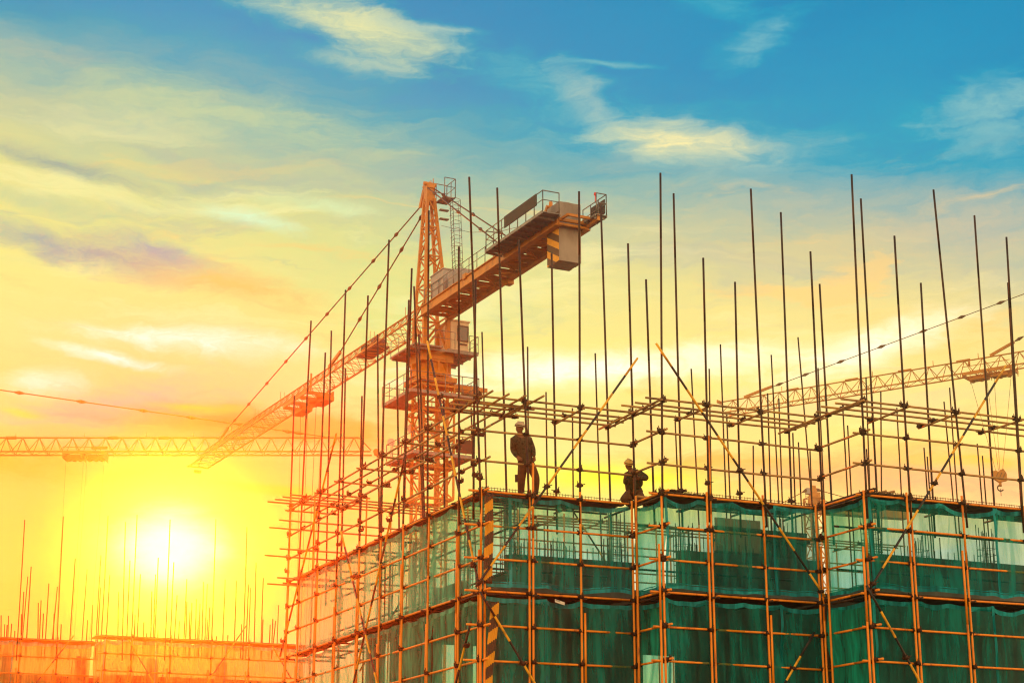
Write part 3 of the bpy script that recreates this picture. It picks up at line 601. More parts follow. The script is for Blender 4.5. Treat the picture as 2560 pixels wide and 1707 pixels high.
for z0, z1 in ((.01, 1.76), (2.06, 4.76), (5.06, Z2 - .29)):
    walls = [((17.02, 38.32), (20.55, 38.5)), ((20.95, 36.92), (25, 37.1)), ((25.03, 35.12), (32, 35.3)), ((17.02, 43.1), (17.2, 46.6)), ((17.02, 38.51), (17.2, 39.9)), ((24.8, 35.3), (24.99, 36.9)),
             ((17.02, 47.5), (17.2, 48.58))]
    for (x0, y0), (x1, y1) in walls: bx('infill_wall', (x0, y0, z0), (x1, y1, z1), 'block')
cols = [(17.05, 38.35), (17.05, 41.6), (17.05, 44.8), (17.05, 48.1), (20.2, 38.6), (21.0, 37.2), (24.9, 37.3), (25.3, 35.4), (29, 35.4), (20.4, 48.1), (24.5, 48.1), (28.5, 48.1), (20.4, 43), (24.5, 43), (28.5, 43)]
for x, y in cols:
    b = MB()
    for z0, z1 in ((.01, 1.76), (2.06, 4.76), (5.06, Z2 - .29)): b.box((x + .03, y + .03, z0), (x + .4, y + .4, z1))
    b.build('column', 'concrete', BL)
nb = 0
def bars(pts, r=.011, name='starter_bar'):
    global nb
    for p, h in pts:
        if nb >= 99: return
        b = MB(); l = V((rng.uniform(-.04, .04), rng.uniform(-.04, .04), 0)) * h; b.tube(p, V(p) + l + V((0, 0, h)), r, 6); b.build(name, 'bar', BL); nb += 1
bars([(V((17.2 + .16 * i, 38.42, 8.72)), rng.choice((.28, .3, .32, .34))) for i in range(20)]); bars([(V((21.0 + .2 * i, 37.02, 8.86)), rng.choice((.2, .26, .4))) for i in range(13)])
bars([(V((25.1 + .2 * i, 35.22, 8.80)), rng.choice((.2, .27, .35))) for i in range(20)])
for x, h in ((18.0, .8), (18.95, .75), (19.6, .6), (19.85, .75), (19.75, .62), (20.1, .55)): bars([(V((x, 38.5, 8.7)), h)], .014)
bars([(V((x, 35.25, 8.8)), h) for x, h in ((26.4, .7), (27.3, .55), (28.1, .6))], .014); bars([(V((x, 37.05, 8.85)), h) for x, h in ((21.3, .5), (21.9, .7), (22.4, .6), (22.8, .5))], .014)
bars([(V((17.1, y, 8.06)), h) for y, h in ((38.8, .7), (39.3, .6), (39.9, .9), (40.6, .8), (41.1, .75), (42.0, 1.0), (42.6, .9), (43.5, .8), (44.0, .9), (45.0, .7), (45.6, .8), (46.2, .7))], .013)
def cage(x, y, z0, h, w=.34):
    b = MB()
    for i in range(4):
        for j in range(4):
            if 0 < i < 3 and 0 < j < 3: continue
            b.tube((x + w * i / 3, y + w * j / 3, z0), (x + w * i / 3 + rng.uniform(-.03, .03), y + w * j / 3, z0 + h * rng.uniform(.82, 1.0)), .0115, 6)
    z = z0 + .08
    while z < z0 + h * .7:
        b.path([(x, y, z), (x + w, y, z), (x + w, y + w, z), (x, y + w, z), (x, y, z)], .006, 5); z += .16
    b.build('column_cage', 'bar', BL)
for x, y, h in ((17.1, 38.75, 2.3), (17.55, 38.9, 1.2), (17.1, 41.65, 2.4), (17.1, 44.85, 2.3), (20.0, 38.7, 2.2), (21.1, 37.3, 1.6), (25.4, 35.5, 2.2), (28.9, 35.5, 1.9), (23.9, 37.4, 2.0), (20.5, 43.1, 2.2), (17.1, 47.6, 2.2), (24.6, 43.1, 2.3), (26.9, 35.6, 1.6)): cage(x, y, Z2, h)
# formwork panels standing on the deck behind the middle bay
def panel(label, c, w, h, tilt, m):
    b = MB(); ez = V((tilt, 0, 1)).normalized(); ex = V((1, 0, 0)); b.obox(V(c) + ez * (h / 2), ex * (w / 2), V((0, .02, 0)), ez * (h / 2), 0)
    o = b.build('formwork_panel', m); tag(o, label, 'formwork panel', 'formwork panels on the deck')
    r = MB()
    for k in (.15, .5, .85): r.obox(V(c) + ez * (h * k) + V((0, -.06, 0)), ex * (w / 2 + .05), V((0, .036, 0)), V((0, 0, .04)), 0)
    r.build('stiffener', 'board', None, o)
panel('tall plywood formwork panel seen through the middle net', (22.75, 37.3, 8.07), 1.3, 1.75, .0, 'ply'); panel('leaning dark formwork panel right of the plywood panel', (24.0, 37.55, 8.07), 1.5, 1.6, .12, 'board')
# ---------------------------------------------------------------- loose tubes on the platform corners
for nm, p, q, lab in (('steel_tube', onz(2180, 1240, 9.86), onz(2236, 1228, 10.02), 'loose steel tube lying on the right corner platform, pointing right'),
                      ('steel_tube', onz(2165, 1241, 9.90), onz(2216, 1227, 10.05), 'upper loose steel tube resting across another on the right corner platform'),
                      ('steel_tube', onz(1592, 1240, 9.86), onz(1652, 1247, 9.80), 'short steel tube lying beside the crouching worker')):
    b = MB(); b.tube(p, q, .03, 10); b.tube(p, V(p).lerp(V(q), .004), .034, 10); tag(b.build(nm, 'tan'), lab, 'tube', 'loose tubes on the platform')
for x, y0, y1, lab in ((XC + .35, YD + .1, YA + .5, 'bundle of dark boards on the step beside the crouching worker'), (XE + .4, YF + .1, YD + .6, 'bundle of dark boards on the step left of the right corner pole')):
    b = MB()
    for k in range(7): xx = x + rng.uniform(-.25, .35); b.beam((xx, y0 + rng.uniform(0, .3), 9.83 + .035 * (k % 3)), (xx + rng.uniform(-.15, .15), y1 + rng.uniform(-.2, .3), 9.84 + .035 * (k % 3)), .11, .03)
    tag(b.build('board_bundle', 'board'), lab, 'board bundle', 'board bundles on the platforms')
# ---------------------------------------------------------------- workers
def person(label, J, bones, head, hat, hands, root, extra=None, bulk=1.0):
    """J: joint -> (point, radius); bones: (a, b, material index); the body is one mesh grown round the bones"""
    names = list(J); me = bpy.data.meshes.new('body'); me.from_pydata([J[n][0] for n in names], [(names.index(a), names.index(c)) for a, c, m in bones], [])
    o = bpy.data.objects.new('body', me); scene.collection.objects.link(o)
    o.modifiers.new('s', 'SKIN'); sub = o.modifiers.new('u', 'SUBSURF'); sub.levels = sub.render_levels = 2
    for i, n in enumerate(names):
        sv = me.skin_vertices[0].data[i]; r = J[n][1]; sv.radius = (r * bulk, r * bulk) if not isinstance(r, tuple) else (r[0] * bulk, r[1] * bulk); sv.use_root = (n == 'pelvis')
    bpy.context.view_layer.update(); ev = o.evaluated_get(bpy.context.evaluated_depsgraph_get()); bm = bpy.data.meshes.new_from_object(ev)
    b = MB(); b.v = [v.co.copy() for v in bm.vertices]
    for p in bm.polygons:
        c = p.center; best, mi = 1e9, 0
        for a, d, m in bones:
            A, D = V(J[a][0]), V(J[d][0]); q = max(0, min(1, (c - A).dot(D - A) / (D - A).length_squared)); dd = (c - A.lerp(D, q)).length
            if dd < best: best, mi = dd, m
        b.f.append(tuple(p.vertices)); b.m.append(mi); b.s.append(True)
    bpy.data.objects.remove(o)
    hc, fwd = V(head[0]), V(head[1]).normalized(); up = V(head[2]).normalized(); sd = fwd.cross(up).normalized(); up = sd.cross(fwd)
    Rm = Matrix((sd, fwd, up)).transposed()
    b.ball(hc, .078, .098, .118, 14, 10, 2, Rm); b.ball(hc + fwd * .035 - up * .06, .055, .06, .05, 10, 6, 2, Rm)     # skull and jaw
    b.tube(hc + fwd * .085 + up * .02, hc + fwd * .118 - up * .025, .010, 6, 2, .018)                                   # nose
    b.obox(hc + fwd * .092 - up * .058, sd * .024, fwd * .006, up * .004, 3)                                            # mouth
    for s in (-1, 1):
        b.ball(hc + fwd * .084 + sd * (s * .032) + up * .022, .013, .01, .009, 8, 4, 3, Rm); b.ball(hc + sd * (s * .08) - up * .01, .012, .022, .034, 8, 5, 2, Rm)
    for wrist, dirn, palm_n, curl in hands:                                                                            # palm, four unequal fingers, thumb from the side
        w, d, n_ = V(wrist), V(dirn).normalized(), V(palm_n).normalized(); s = d.cross(n_).normalized()
        b.obox(w + d * .045, s * .040, n_ * .014, d * .048, 2)
        for k, ln in enumerate((.066, .076, .070, .054)):
            q = w + d * .088 + s * (.030 - .020 * k); a1 = (d * math.cos(curl) + n_ * math.sin(curl)); a2 = (d * math.cos(curl * 2) + n_ * math.sin(curl * 2)); m_ = q + a1 * ln * .55
            b.tube(q - d * .01, m_, .0095, 6, 2, .009); b.tube(m_, m_ + a2 * ln * .5, .009, 6, 2, .0075)
        q = w + d * .035 + s * .038; m_ = q + (s * .7 + d * .6 + n_ * .4).normalized() * .04; b.tube(q, m_, .012, 6, 2, .0105); b.tube(m_, m_ + (d * .8 + n_ * .6).normalized() * .032, .0105, 6, 2, .008)
    body_m, leg_m, hat_m = extra
    P = thing('person', root, label, 'person')
    bo = b.build('body', [body_m, leg_m, 'skin', 'boots'], P)
    h = MB(); hb = hc + up * .035; h.ball(hb, .112, .135, .118, 16, 7, 0, Rm, 0.0)
    for k in range(20):                                                                                               # brim, longer in front
        a0, a1 = 2 * math.pi * k / 20, 2 * math.pi * (k + 1) / 20
        ring = lambda a, q: hb + sd * (math.cos(a) * .112 * q) + fwd * (math.sin(a) * .135 * q * (1.10 if q > 1 and math.sin(a) > .3 else 1)) - up * .006 * (q > 1)
        h.quad(ring(a0, .98), ring(a1, .98), ring(a1, 1.06), ring(a0, 1.06)); h.quad(ring(a0, 1.06) - up * .006, ring(a1, 1.06) - up * .006, ring(a1, .98) - up * .006, ring(a0, .98) - up * .006)
    h.beam(hb - fwd * .09 + up * .105, hb + fwd * .09 + up * .105, .03, .03, 0, up)
    for z in (.012,): 
        for k in range(20):
            a0, a1 = 2 * math.pi * k / 20, 2 * math.pi * (k + 1) / 20
            h.quad(*(hb + sd * math.cos(a) * .1135 + fwd * math.sin(a) * .1365 + up * q for a, q in ((a0, z), (a1, z), (a1, z + .018), (a0, z + .018))), 1)
    h.build('hard_hat', [hat_m, 'boots'], P)
    return P
def placer(ox, oy, sc, ybase):
    t0 = depth(ony(ox + sc * 500, oy + sc * 800, ybase))
    return lambda zx, zy, d=0.0: atd(ox + zx * sc, oy + zy * sc, t0 + d)
q = placer(1240, 1030, .1468, 37.0)
J = dict(pelvis=(q(520, 880), (.19, .15)), waist=(q(485, 740), (.19, .15)), chest=(q(440, 560), (.215, .15)), collar=(q(425, 440), (.15, .10)), neck=(q(412, 365), .055), skull=(q(402, 310), .06),
         shl=(q(295, 475), .088), ell=(q(290, 660, .02), .068), wrl=(q(362, 765, -.14), .045), shr=(q(565, 475), .088), elr=(q(632, 640, -.05), .066), wrr=(q(648, 765, -.12), .042),
         hl=(q(452, 930), .125), kl=(q(432, 1150, -.03), .095), al=(q(425, 1368), .078), tl=(q(402, 1395, -.13), .045), hr=(q(600, 930), .12), kr=(q(688, 1130, -.04), .09), ar=(q(672, 1355), .075), tr=(q(690, 1385, -.13), .042))
bones = [('pelvis', 'waist', 0), ('waist', 'chest', 0), ('chest', 'collar', 0), ('collar', 'neck', 2), ('neck', 'skull', 2), ('collar', 'shl', 0), ('shl', 'ell', 0), ('ell', 'wrl', 0), ('collar', 'shr', 0), ('shr', 'elr', 0), ('elr', 'wrr', 0),
         ('pelvis', 'hl', 1), ('hl', 'kl', 1), ('kl', 'al', 1), ('al', 'tl', 3), ('pelvis', 'hr', 1), ('hr', 'kr', 1), ('kr', 'ar', 1), ('ar', 'tr', 3)]
W1 = person('standing worker in camouflage jacket and pale hard hat, hand on an upright tube', J, bones, (q(402, 268), XR * .75 - FH * .6 - V((0, 0, .25)), (0, 0, 1)), None,
            [(J['wrl'][0], XR * .8 - V((0, 0, .5)), -FH, .5), (J['wrr'][0], V((0, 0, -1)) + XR * .1, XR * -.6 - FH * .4, .75)], q(520, 1400), ('shirt', 'trousers', 'helmet'), 1.06)
b = MB(); b.obox(q(348, 1130, -.02), XR * .035, FH * .05, V((0, 0, .075))); b.obox(q(350, 1080, -.02), XR * .04, FH * .055, V((0, 0, .014))); b.build('tool_pouch', 'boots', W1)
b = MB(); b.obox(q(495, 838), XR * .172, FH * .135, V((0, 0, .022))); b.build('belt', 'boots', W1)
q = placer(1520, 1120, .10204, 36.72)
J = dict(pelvis=(q(650, 1120, .1), (.20, .16)), waist=(q(645, 970, .05), (.19, .15)), chest=(q(630, 770, -.02), (.21, .15)), collar=(q(610, 610, -.05), (.13, .09)), neck=(q(560, 535, -.06), .055), skull=(q(530, 470, -.06), .06),
         shl=(q(480, 660, -.08), .085), ell=(q(445, 860, -.18), .07), wrl=(q(425, 735, -.30), .045), shr=(q(760, 630, .02), .088), elr=(q(955, 735, -.08), .068), wrr=(q(770, 740, -.26), .04),
         hl=(q(560, 1150, .06), .125), kl=(q(370, 1250, -.25), .095), al=(q(520, 1378, -.06), .065), tl=(q(450, 1405, -.16), .042), hr=(q(740, 1150, .08), .125), kr=(q(830, 1250, -.28), .095), ar=(q(700, 1385, -.04), .052), tr=(q(690, 1410, -.16), .042))
person('crouching worker in olive shirt and yellowish hard hat, gripping the corner pole', J, bones, (q(510, 415, -.07), XR * .35 - FH * .8 - V((0, 0, .35)), (-.1, 0, 1)), None,
       [(J['wrl'][0], V((0, 0, 1)) - XR * .1, XR * .8 - FH * .3, .7), (J['wrr'][0], -XR + V((0, 0, .1)), -FH * .6 - V((0, 0, .4)), .7)], q(620, 1400), ('shirt_green', 'trousers', 'helmet_yellow'), 1.2)
# ---------------------------------------------------------------- cranes
class Frame:                                           # a: along the jib, b: to its right, z: up
    def __init__(s, o, a): s.o = V((o[0], o[1], 0)); s.A = V((a[0], a[1], 0)).normalized(); s.B = V((s.A.y, -s.A.x, 0))
    def __call__(s, a, b, z): return s.o + s.A * a + s.B * b + V((0, 0, z))
    def a_at(s, px, py, z): return (onz(px, py, z) - s.o).dot(s.A)
def lattice_mast(b, F, w, z0, z1, bay, leg, br):
    for i in (-1, 1):
        for j in (-1, 1): b.beam(F(i * w, j * w, z0), F(i * w, j * w, z1), leg, leg, 0, F.A)
    n = max(1, round((z1 - z0) / bay)); h = (z1 - z0) / n
    for k in range(n + 1):
        z = z0 + k * h
        for (p, q_) in (((-w, -w), (w, -w)), ((w, -w), (w, w)), ((w, w), (-w, w)), ((-w, w), (-w, -w))):
            b.beam(F(*p, z), F(*q_, z), br * 1.1, br * 1.1)
            if k < n:
                u_, v_ = (p, q_) if k % 2 else (q_, p); b.beam(F(*u_, z), F(*v_, z + h), br, br)
def tri_jib(b, F, a0, a1, z, w, H, pitch, rc, rb, taper=2.2):
    n = round((a1 - a0) / pitch); h = (a1 - a0) / n; P = lambda a: H * min(1, max(.25, (a1 - a) / taper))
    for s in (-1, 1): b.beam(F(a0, s * w, z), F(a1, s * w, z), rc * 2, rc * 2)
    b.tube(F(a0, 0, z + H), F(a1 - taper, 0, z + H), rc * 1.15, 8); b.tube(F(a1 - taper, 0, z + H), F(a1, 0, z + .1), rc, 8)
    b.beam(F(a1, -w * 1.15, z), F(a1, w * 1.15, z), rc * 2.4, rc * 2.4)
    for k in range(n):
        a = a0 + k * h; m = a + h / 2; e = a + h; zt = z + P(m)
        for s in (-1, 1): b.tube(F(a, s * w, z), F(m, 0, zt), rb, 5); b.tube(F(m, 0, zt), F(e, s * w, z), rb, 5)
        b.tube(F(a, -w, z), F(a, w, z), rb * .85, 5); s = 1 if k % 2 else -1; b.tube(F(a, -s * w, z), F(e, s * w, z), rb * .85, 5)
def rail_line(b, pts, h=1.05, r=.022, gap=1.2, mid=True):
    for p, q_ in zip(pts, pts[1:]):
        p, q_ = V(p), V(q_); n = max(1, round((q_ - p).length / gap)); u_ = V((0, 0, h))
        b.tube(p + u_, q_ + u_, r, 6); 
        if mid: b.tube(p + u_ * .55, q_ + u_ * .55, r * .8, 6)
        for i in range(n + 1): t = p.lerp(q_, i / n); b.tube(t, t + u_, r, 6)
def pendant(b, p, q_, r, nodes, rn):
    p, q_ = V(p), V(q_); b.tube(p, q_, r, 6); d = (q_ - p).normalized()
    for t in nodes:
        c = p.lerp(q_, t); b.tube(c - d * rn * 2.6, c, rn * .35, 7, 0, rn); b.tube(c, c + d * rn * 2.6, rn, 7, 0, rn * .35)
MP = atd(1078, 792, 110.0); ZJ = MP.z
F = Frame(MP, (math.sin(R(-2.66)), math.cos(R(-2.66))))
CR = thing('tower_crane', F(0, 0, 0), 'orange tower crane with lattice jib reaching left and concrete counterweight, behind the netted block', 'tower crane')
def cp(name, b, m, par=None, **k): return b.build(name, m, CR, par, **k)
W_ = .80
b = MB(); lattice_mast(b, F, W_, 0, 30.0, 1.5, .16, .07)
for k in range(20): pass
for i in (-1, 1):                                      # sleeve of the climbing frame round the top of the mast
    for j in (-1, 1): b.beam(F(i * 1.12, j * 1.12, 22.5), F(i * 1.12, j * 1.12, 29.6), .11, .11, 0, F.A)
for z in (22.5, 24.4, 26.2, 27.9, 29.5):
    for p, q_ in (((-1.12, -1.12), (1.12, -1.12)), ((1.12, -1.12), (1.12, 1.12)), ((1.12, 1.12), (-1.12, 1.12)), ((-1.12, 1.12), (-1.12, -1.12))):
        b.beam(F(*p, z), F(*q_, z), .09, .12)
        if z < 29: b.beam(F(*p, z), F(*q_, z + 1.7), .07, .07)
cp('mast', b, 'crane')
b = MB()                                               # slewing unit
b.beam(F(0, 0, 29.75), F(0, 0, 30.05), 2.5, 2.5, 0, F.A)
for k in range(12):
    w0, w1 = 2 * math.pi * k / 12, 2 * math.pi * (k + 1) / 12
    pr = lambda w, r, z: F(math.cos(w) * r, math.sin(w) * r, z)
    b.quad(pr(w0, 1.45, 30.05), pr(w1, 1.45, 30.05), pr(w1, 1.05, 30.75), pr(w0, 1.05, 30.75)); b.quad(pr(w0, 1.05, 30.75), pr(w1, 1.05, 30.75), pr(w1, 1.0, 31.0), pr(w0, 1.0, 31.0))
    b.beam(pr(w0, 1.12, 30.2), pr(w0, 1.12, 30.98), .08, .3, 0, pr(w0, 1, 0) - F(0, 0, 0))
b.beam(F(0, 0, 31.03), F(0, 0, 31.66), 2.15, 2.15, 0, F.A); b.beam(F(-1.1, -.7, 31.25), F(-1.1, .7, 31.25), .06, .2)
cp('slewing_unit', b, 'crane')
b = MB(); zc = 31.72                                   # cab platform
b.beam(F(-1.9, -1.0, zc), F(1.9, -1.0, zc), 1.9, .10); b.beam(F(-1.6, 1.5, zc - .002), F(1.9, 1.5, zc - .002), 2.1, .10)
for s in (-1.6, -.5, .6, 1.7): b.beam(F(s, -1.9, zc - .12), F(s, 2.5, zc - .12), .08, .14)
cp('cab_platform', b, 'grey')
def railing(pts, *a, **k): b = MB(); rail_line(b, pts, *a, **k); cp('railing', b, 'grey')
railing([F(1.85, -1.9, zc), F(-1.85, -1.9, zc), F(-1.85, .8, zc)]); railing([F(-1.6, 1.9, zc), F(-1.6, 2.5, zc), F(1.85, 2.5, zc)])
b = MB(); b.box((0, 0, 0), (0, 0, 0)); b = MB(); b.obox(F(.1, 1.62, 32.83), F.A * .85, F.B * .62, V((0, 0, 1.05))); b.obox(F(.1, 1.62, 33.92), F.A * .93, F.B * .70, V((0, 0, .04)))
cb = cp('cab', b, 'cream')
b = MB(); b.obox(F(-.765, 1.84, 33.12), F.A * .02, F.B * .30, V((0, 0, .44))); b.obox(F(.97, 1.62, 33.0), F.A * .02, F.B * .5, V((0, 0, .7))); b.obox(F(.2, 2.25, 33.1), F.A * .5, F.B * .02, V((0, 0, .5))); cp('window', b, 'glass', cb)
b = MB()
for s0, s1 in (((-.35, .48), (.35, .48)), ((.35, .48), (.35, -.48)), ((.35, -.48), (-.35, -.48)), ((-.35, -.48), (-.35, .48))):
    b.beam(F(-.785, 1.84 + s0[0], 33.12 + s0[1]), F(-.785, 1.84 + s1[0], 33.12 + s1[1]), .06, .06)
b.obox(F(-.78, 1.84, 32.42), F.A * .015, F.B * .28, V((0, 0, .05))); cp('window_frame', b, 'dark', cb)
# tower head
b = MB(); zb_, zt_ = ZJ - .1, 43.0
for i in (-1, 1):
    for j in (-1, 1):
        b.beam(F(i * .78, j * .78, 31.7), F(i * .78, j * .78, zb_), .24, .24, 0, F.A); b.beam(F(i * .78, j * .78, zb_), F(i * .24 + .55, j * .24, 42.2), .17, .17, 0, F.A)
for k in range(8):
    t0, t1 = k / 8, (k + 1) / 8; w0, w1 = .78 - .54 * t0, .78 - .54 * t1; z0, z1 = zb_ + (42.2 - zb_) * t0, zb_ + (42.2 - zb_) * t1; o0, o1 = .55 * t0, .55 * t1
    for p in ((-1, -1, 1, -1), (1, -1, 1, 1), (1, 1, -1, 1), (-1, 1, -1, -1)):
        u_, v_ = ((p[0], p[1]), (p[2], p[3])) if k % 2 else ((p[2], p[3]), (p[0], p[1]))
        b.beam(F(u_[0] * w0 + o0, u_[1] * w0, z0), F(v_[0] * w1 + o1, v_[1] * w1, z1), .085, .085)
        if k % 2 == 0: b.beam(F(p[0] * w0 + o0, p[1] * w0, z0), F(p[2] * w0 + o0, p[3] * w0, z0), .085, .085)
for j in (-1, 1): b.beam(F(-.78, j * .78, 31.8), F(.78, j * .78, zb_ - .2), .13, .13); b.beam(F(j * .78, -.78, 31.8), F(j * .78, .78, zb_ - .2), .13, .13)
b.beam(F(.55, 0, 42.0), F(.55, 0, 43.15), .56, .56, 0, F.A); b.beam(F(.2, 0, 43.0), F(1.15, 0, 42.9), .46, .26); b.beam(F(.95, -.22, 42.9), F(1.5, -.22, 41.9), .12, .28); b.beam(F(.95, .22, 42.9), F(1.5, .22, 41.9), .12, .28)
b.tube(F(.5, -.42, 43.2), F(.5, .42, 43.2), .14, 8); b.tube(F(.9, -.3, 43.1), F(.9, .3, 43.1), .11, 8)
for s in (.2, .55, .75): b.tube(F(s, .1, 43.2), F(s, .1, 43.5), .03, 5)
cp('tower_head', b, 'crane')
b = MB(); b.beam(F(-.7, .85, 42.05), F(.6, .85, 42.05), .8, .06); rail_line(b, [F(-.7, .5, 42.05), F(-.7, 1.25, 42.05), F(.6, 1.25, 42.05), F(.6, .5, 42.05)], 1.3, .028, .8)
for z in (41.3, 40.7): b.beam(F(-.2, .4, z), F(-.2, 1.0, z), .3, .06)
cp('top_platform', b, 'grey')
b = MB()                                               # caged ladder beside the tower head
for s in (-.2, .2): b.tube(F(-.55 + s, 1.05, 42.0), F(-.85 + s, 1.25, ZJ + 1.0), .022, 5)
for k in range(27):
    t = k / 27; z = 42.0 + (ZJ + 1.0 - 42.0) * t; a_ = -.55 - .3 * t; bb = 1.05 + .2 * t; b.tube(F(a_ - .2, bb, z), F(a_ + .2, bb, z), .016, 5)
    if k % 2 == 0: b.path([F(a_ + .36 * math.cos(w), bb + .62 * math.sin(w), z) for w in [math.pi * i / 7 for i in range(8)]], .015, 4)
for w in (.35, .5, .65):
    w *= math.pi; b.tube(F(-.55 + .36 * math.cos(w), 1.05 + .62 * math.sin(w), 42), F(-.85 + .36 * math.cos(w), 1.25 + .62 * math.sin(w), ZJ + 1), .012, 4)
cp('ladder', b, 'dark')
b = MB(); tri_jib(b, F, .9, 49.2, ZJ, .86, 1.12, 1.27, .05, .024)
for i, a_ in enumerate(range(4, 46, 6)): b.tube(F(a_, -.05, ZJ + 1.15), F(a_, -.05, ZJ + 1.75), .02, 4); b.tube(F(a_, .25, ZJ + 1.0), F(a_, .25, ZJ + 1.75), .02, 4)
b.tube(F(49.3, -.3, ZJ - .35), F(49.3, .3, ZJ - .35), .16, 8)
ain, aout = F.a_at(835, 909, ZJ + 1.3), F.a_at(548, 1092, ZJ + 1.3)
for a_ in (ain, aout): b.beam(F(a_ - 1.6, 0, ZJ + 1.75), F(a_ + .6, 0, ZJ + 1.18), .16, .22)
cp('jib', b, 'crane')
b = MB(); AP = F(1.45, .22, 41.95); AP2 = F(1.45, -.22, 41.95)
pendant(b, AP2, F(aout - 1.4, 0, ZJ + 1.7), .045, (.10, .2, .31, .42, .53, .64, .75, .86, .95), .13); pendant(b, AP, F(ain - 1.4, 0, ZJ + 1.7), .045, (.06, .27, .52, .75), .13)
for s in (-1, 1): pendant(b, F(.3, s * .25, 42.85), F(-12.2, s * .85, ZJ + .5), .045, (.1, .42, .7), .12)
cp('tie_rod', b, 'rod')
b = MB(); b.path([F(-.3, .5, 40.2), F(-4, .8, 38.6), F(-8, .9, 37.4), F(-12, 1.0, 36.6)], .016, 4); cp('rope', b, 'rope')
# counter-jib: two deep girders, braced deck, walkways
F_main = F; F = Frame(MP, (math.sin(R(-2.06)), math.cos(R(-2.06)))); CJ = 18.9; cw = .88
b = MB()
for s in (-1, 1): b.beam(F(-.6, s * cw, ZJ + .02), F(-CJ, s * cw, ZJ + .02), .16, .52); b.beam(F(-.6, s * cw, ZJ + .30), F(-CJ, s * cw, ZJ + .30), .34, .05); b.beam(F(-.6, s * cw, ZJ - .26), F(-CJ, s * cw, ZJ - .26), .34, .05)
k = 0; a_ = 1.0
while a_ < CJ:
    b.beam(F(-a_, -cw, ZJ - .1), F(-a_, cw, ZJ - .1), .12, .16)
    if a_ + 1.35 < 17.1: s = 1 if k % 2 else -1; b.beam(F(-a_, s * cw, ZJ - .12), F(-a_ - 1.35, -s * cw, ZJ - .12), .08, .08)
    a_ += 1.35; k += 1
b.beam(F(-CJ, -cw, ZJ + .05), F(-CJ, cw, ZJ + .05), .14, .16); b.beam(F(-CJ + .02, -cw, ZJ - .2), F(-CJ + .02, cw, ZJ - .2), .14, .12)
b.beam(F(-9.0, cw, ZJ - .35), F(-9.5, cw + .02, ZJ - .35), .4, .3); b.beam(F(-7.0, -cw - .0, ZJ + .35), F(-7.4, -cw, ZJ + .35), .36, .32)
for s in (-1, 1): b.beam(F(-11.9, s * cw * .85, ZJ + .25), F(-12.5, s * cw * .85, ZJ + .7), .14, .3)
b.beam(F(-17.0, -.5, ZJ + 1.5), F(-16.0, -.5, ZJ + .4), .2, .2); b.beam(F(-16.9, -.3, ZJ + .3), F(-16.9, -.3, ZJ + 1.8), .16, .16); b.beam(F(-16.9, .3, ZJ + .3), F(-16.9, .3, ZJ + 1.8), .16, .16)
cp('counter_jib', b, 'crane')
b = MB(); a_ = .9                                       # thin deck plates with gaps between the girders
while a_ < 16.0: b.beam(F(-a_, 0, ZJ + .10), F(-a_ - .95, 0, ZJ + .10), 1.56, .03); a_ += 1.35
cp('deck_plate', b, 'crane')
for s, a0_, a1_ in ((-1, 12.3, 19.3), (1, 17.6, 20.2)):
    b = MB(); mid, hw = (-1.52, .52) if s < 0 else (.98, .34)
    b.beam(F(-a0_, mid, ZJ + .16), F(-a1_, mid, ZJ + .16), hw * 2, .04); b.beam(F(-a0_, mid + s * hw, ZJ + .14), F(-a1_, mid + s * hw, ZJ + .14), .06, .16); b.beam(F(-a0_, mid - s * hw, ZJ + .12), F(-a1_, mid - s * hw, ZJ + .12), .06, .12)
    a_ = a0_
    while a_ < a1_: b.beam(F(-a_, mid - s * hw * .95, ZJ + .02), F(-a_, mid + s * hw * .98, ZJ + .08), .08, .14); a_ += .8
    cp('walkway', b, 'grey')
b = MB(); b.beam(F(-CJ + .1, cw, ZJ), F(-20.1, cw, ZJ + .06), .16, .36); b.beam(F(-19.6, -.7, ZJ + .1), F(-19.6, cw, ZJ + .1), .12, .14); b.beam(F(-CJ, -.7, ZJ + .1), F(-19.6, -.7, ZJ + .1), .1, .14); cp('outrigger', b, 'crane')
railing([F(-12.3, -1.05, ZJ + .2), F(-12.3, -2.02, ZJ + .2), F(-19.3, -2.02, ZJ + .2), F(-19.3, -1.05, ZJ + .2)], 1.15, .03, 1.0)
railing([F(-1.2, -1.0, ZJ + .3), F(-12.2, -1.0, ZJ + .3)], 1.0, .024, 1.15); railing([F(-17.6, 1.30, ZJ + .2), F(-20.2, 1.30, ZJ + .2), F(-20.2, .70, ZJ + .2)], 1.15, .03, .9)
b = MB(); b.obox(F(-16.7, -2.06, ZJ + 1.04), F.A * 1.95, F.B * .025, V((0, 0, .33))); cp('sign_panel', b, 'panel')
b = MB(); b.obox(F(-19.2, 1.34, ZJ + .78), F.A * .75, F.B * .025, V((0, 0, .40))); cp('sign_panel', b, 'panel')
b = MB(); b.obox(F(-14.6, -.4, ZJ + .55), F.A * 1.0, F.B * .6, V((0, 0, .45))); b.tube(F(-13.0, -.8, ZJ + .6), F(-13.0, .6, ZJ + .6), .42, 14); b.obox(F(-11.6, .1, ZJ + .5), F.A * .4, F.B * .4, V((0, 0, .34))); cp('winch', b, 'dark')
b = MB(); b.obox(F(-3.0, -.45, ZJ + 1.08), F.A * .95, F.B * .5, V((0, 0, .74))); b.obox(F(-5.1, -.3, ZJ + .85), F.A * .75, F.B * .5, V((0, 0, .5))); b.obox(F(-3.0, -.45, ZJ + 1.85), F.A * 1.0, F.B * .55, V((0, 0, .03))); cp('control_cabinet', b, 'cabinet')
b = MB()
for k in range(4): a_ = 17.35 + .345 * k; b.obox(F(-a_, -.02, ZJ - .46 + .02 * (k % 2)), F.A * .17, F.B * .66, V((0, 0, 1.66)))
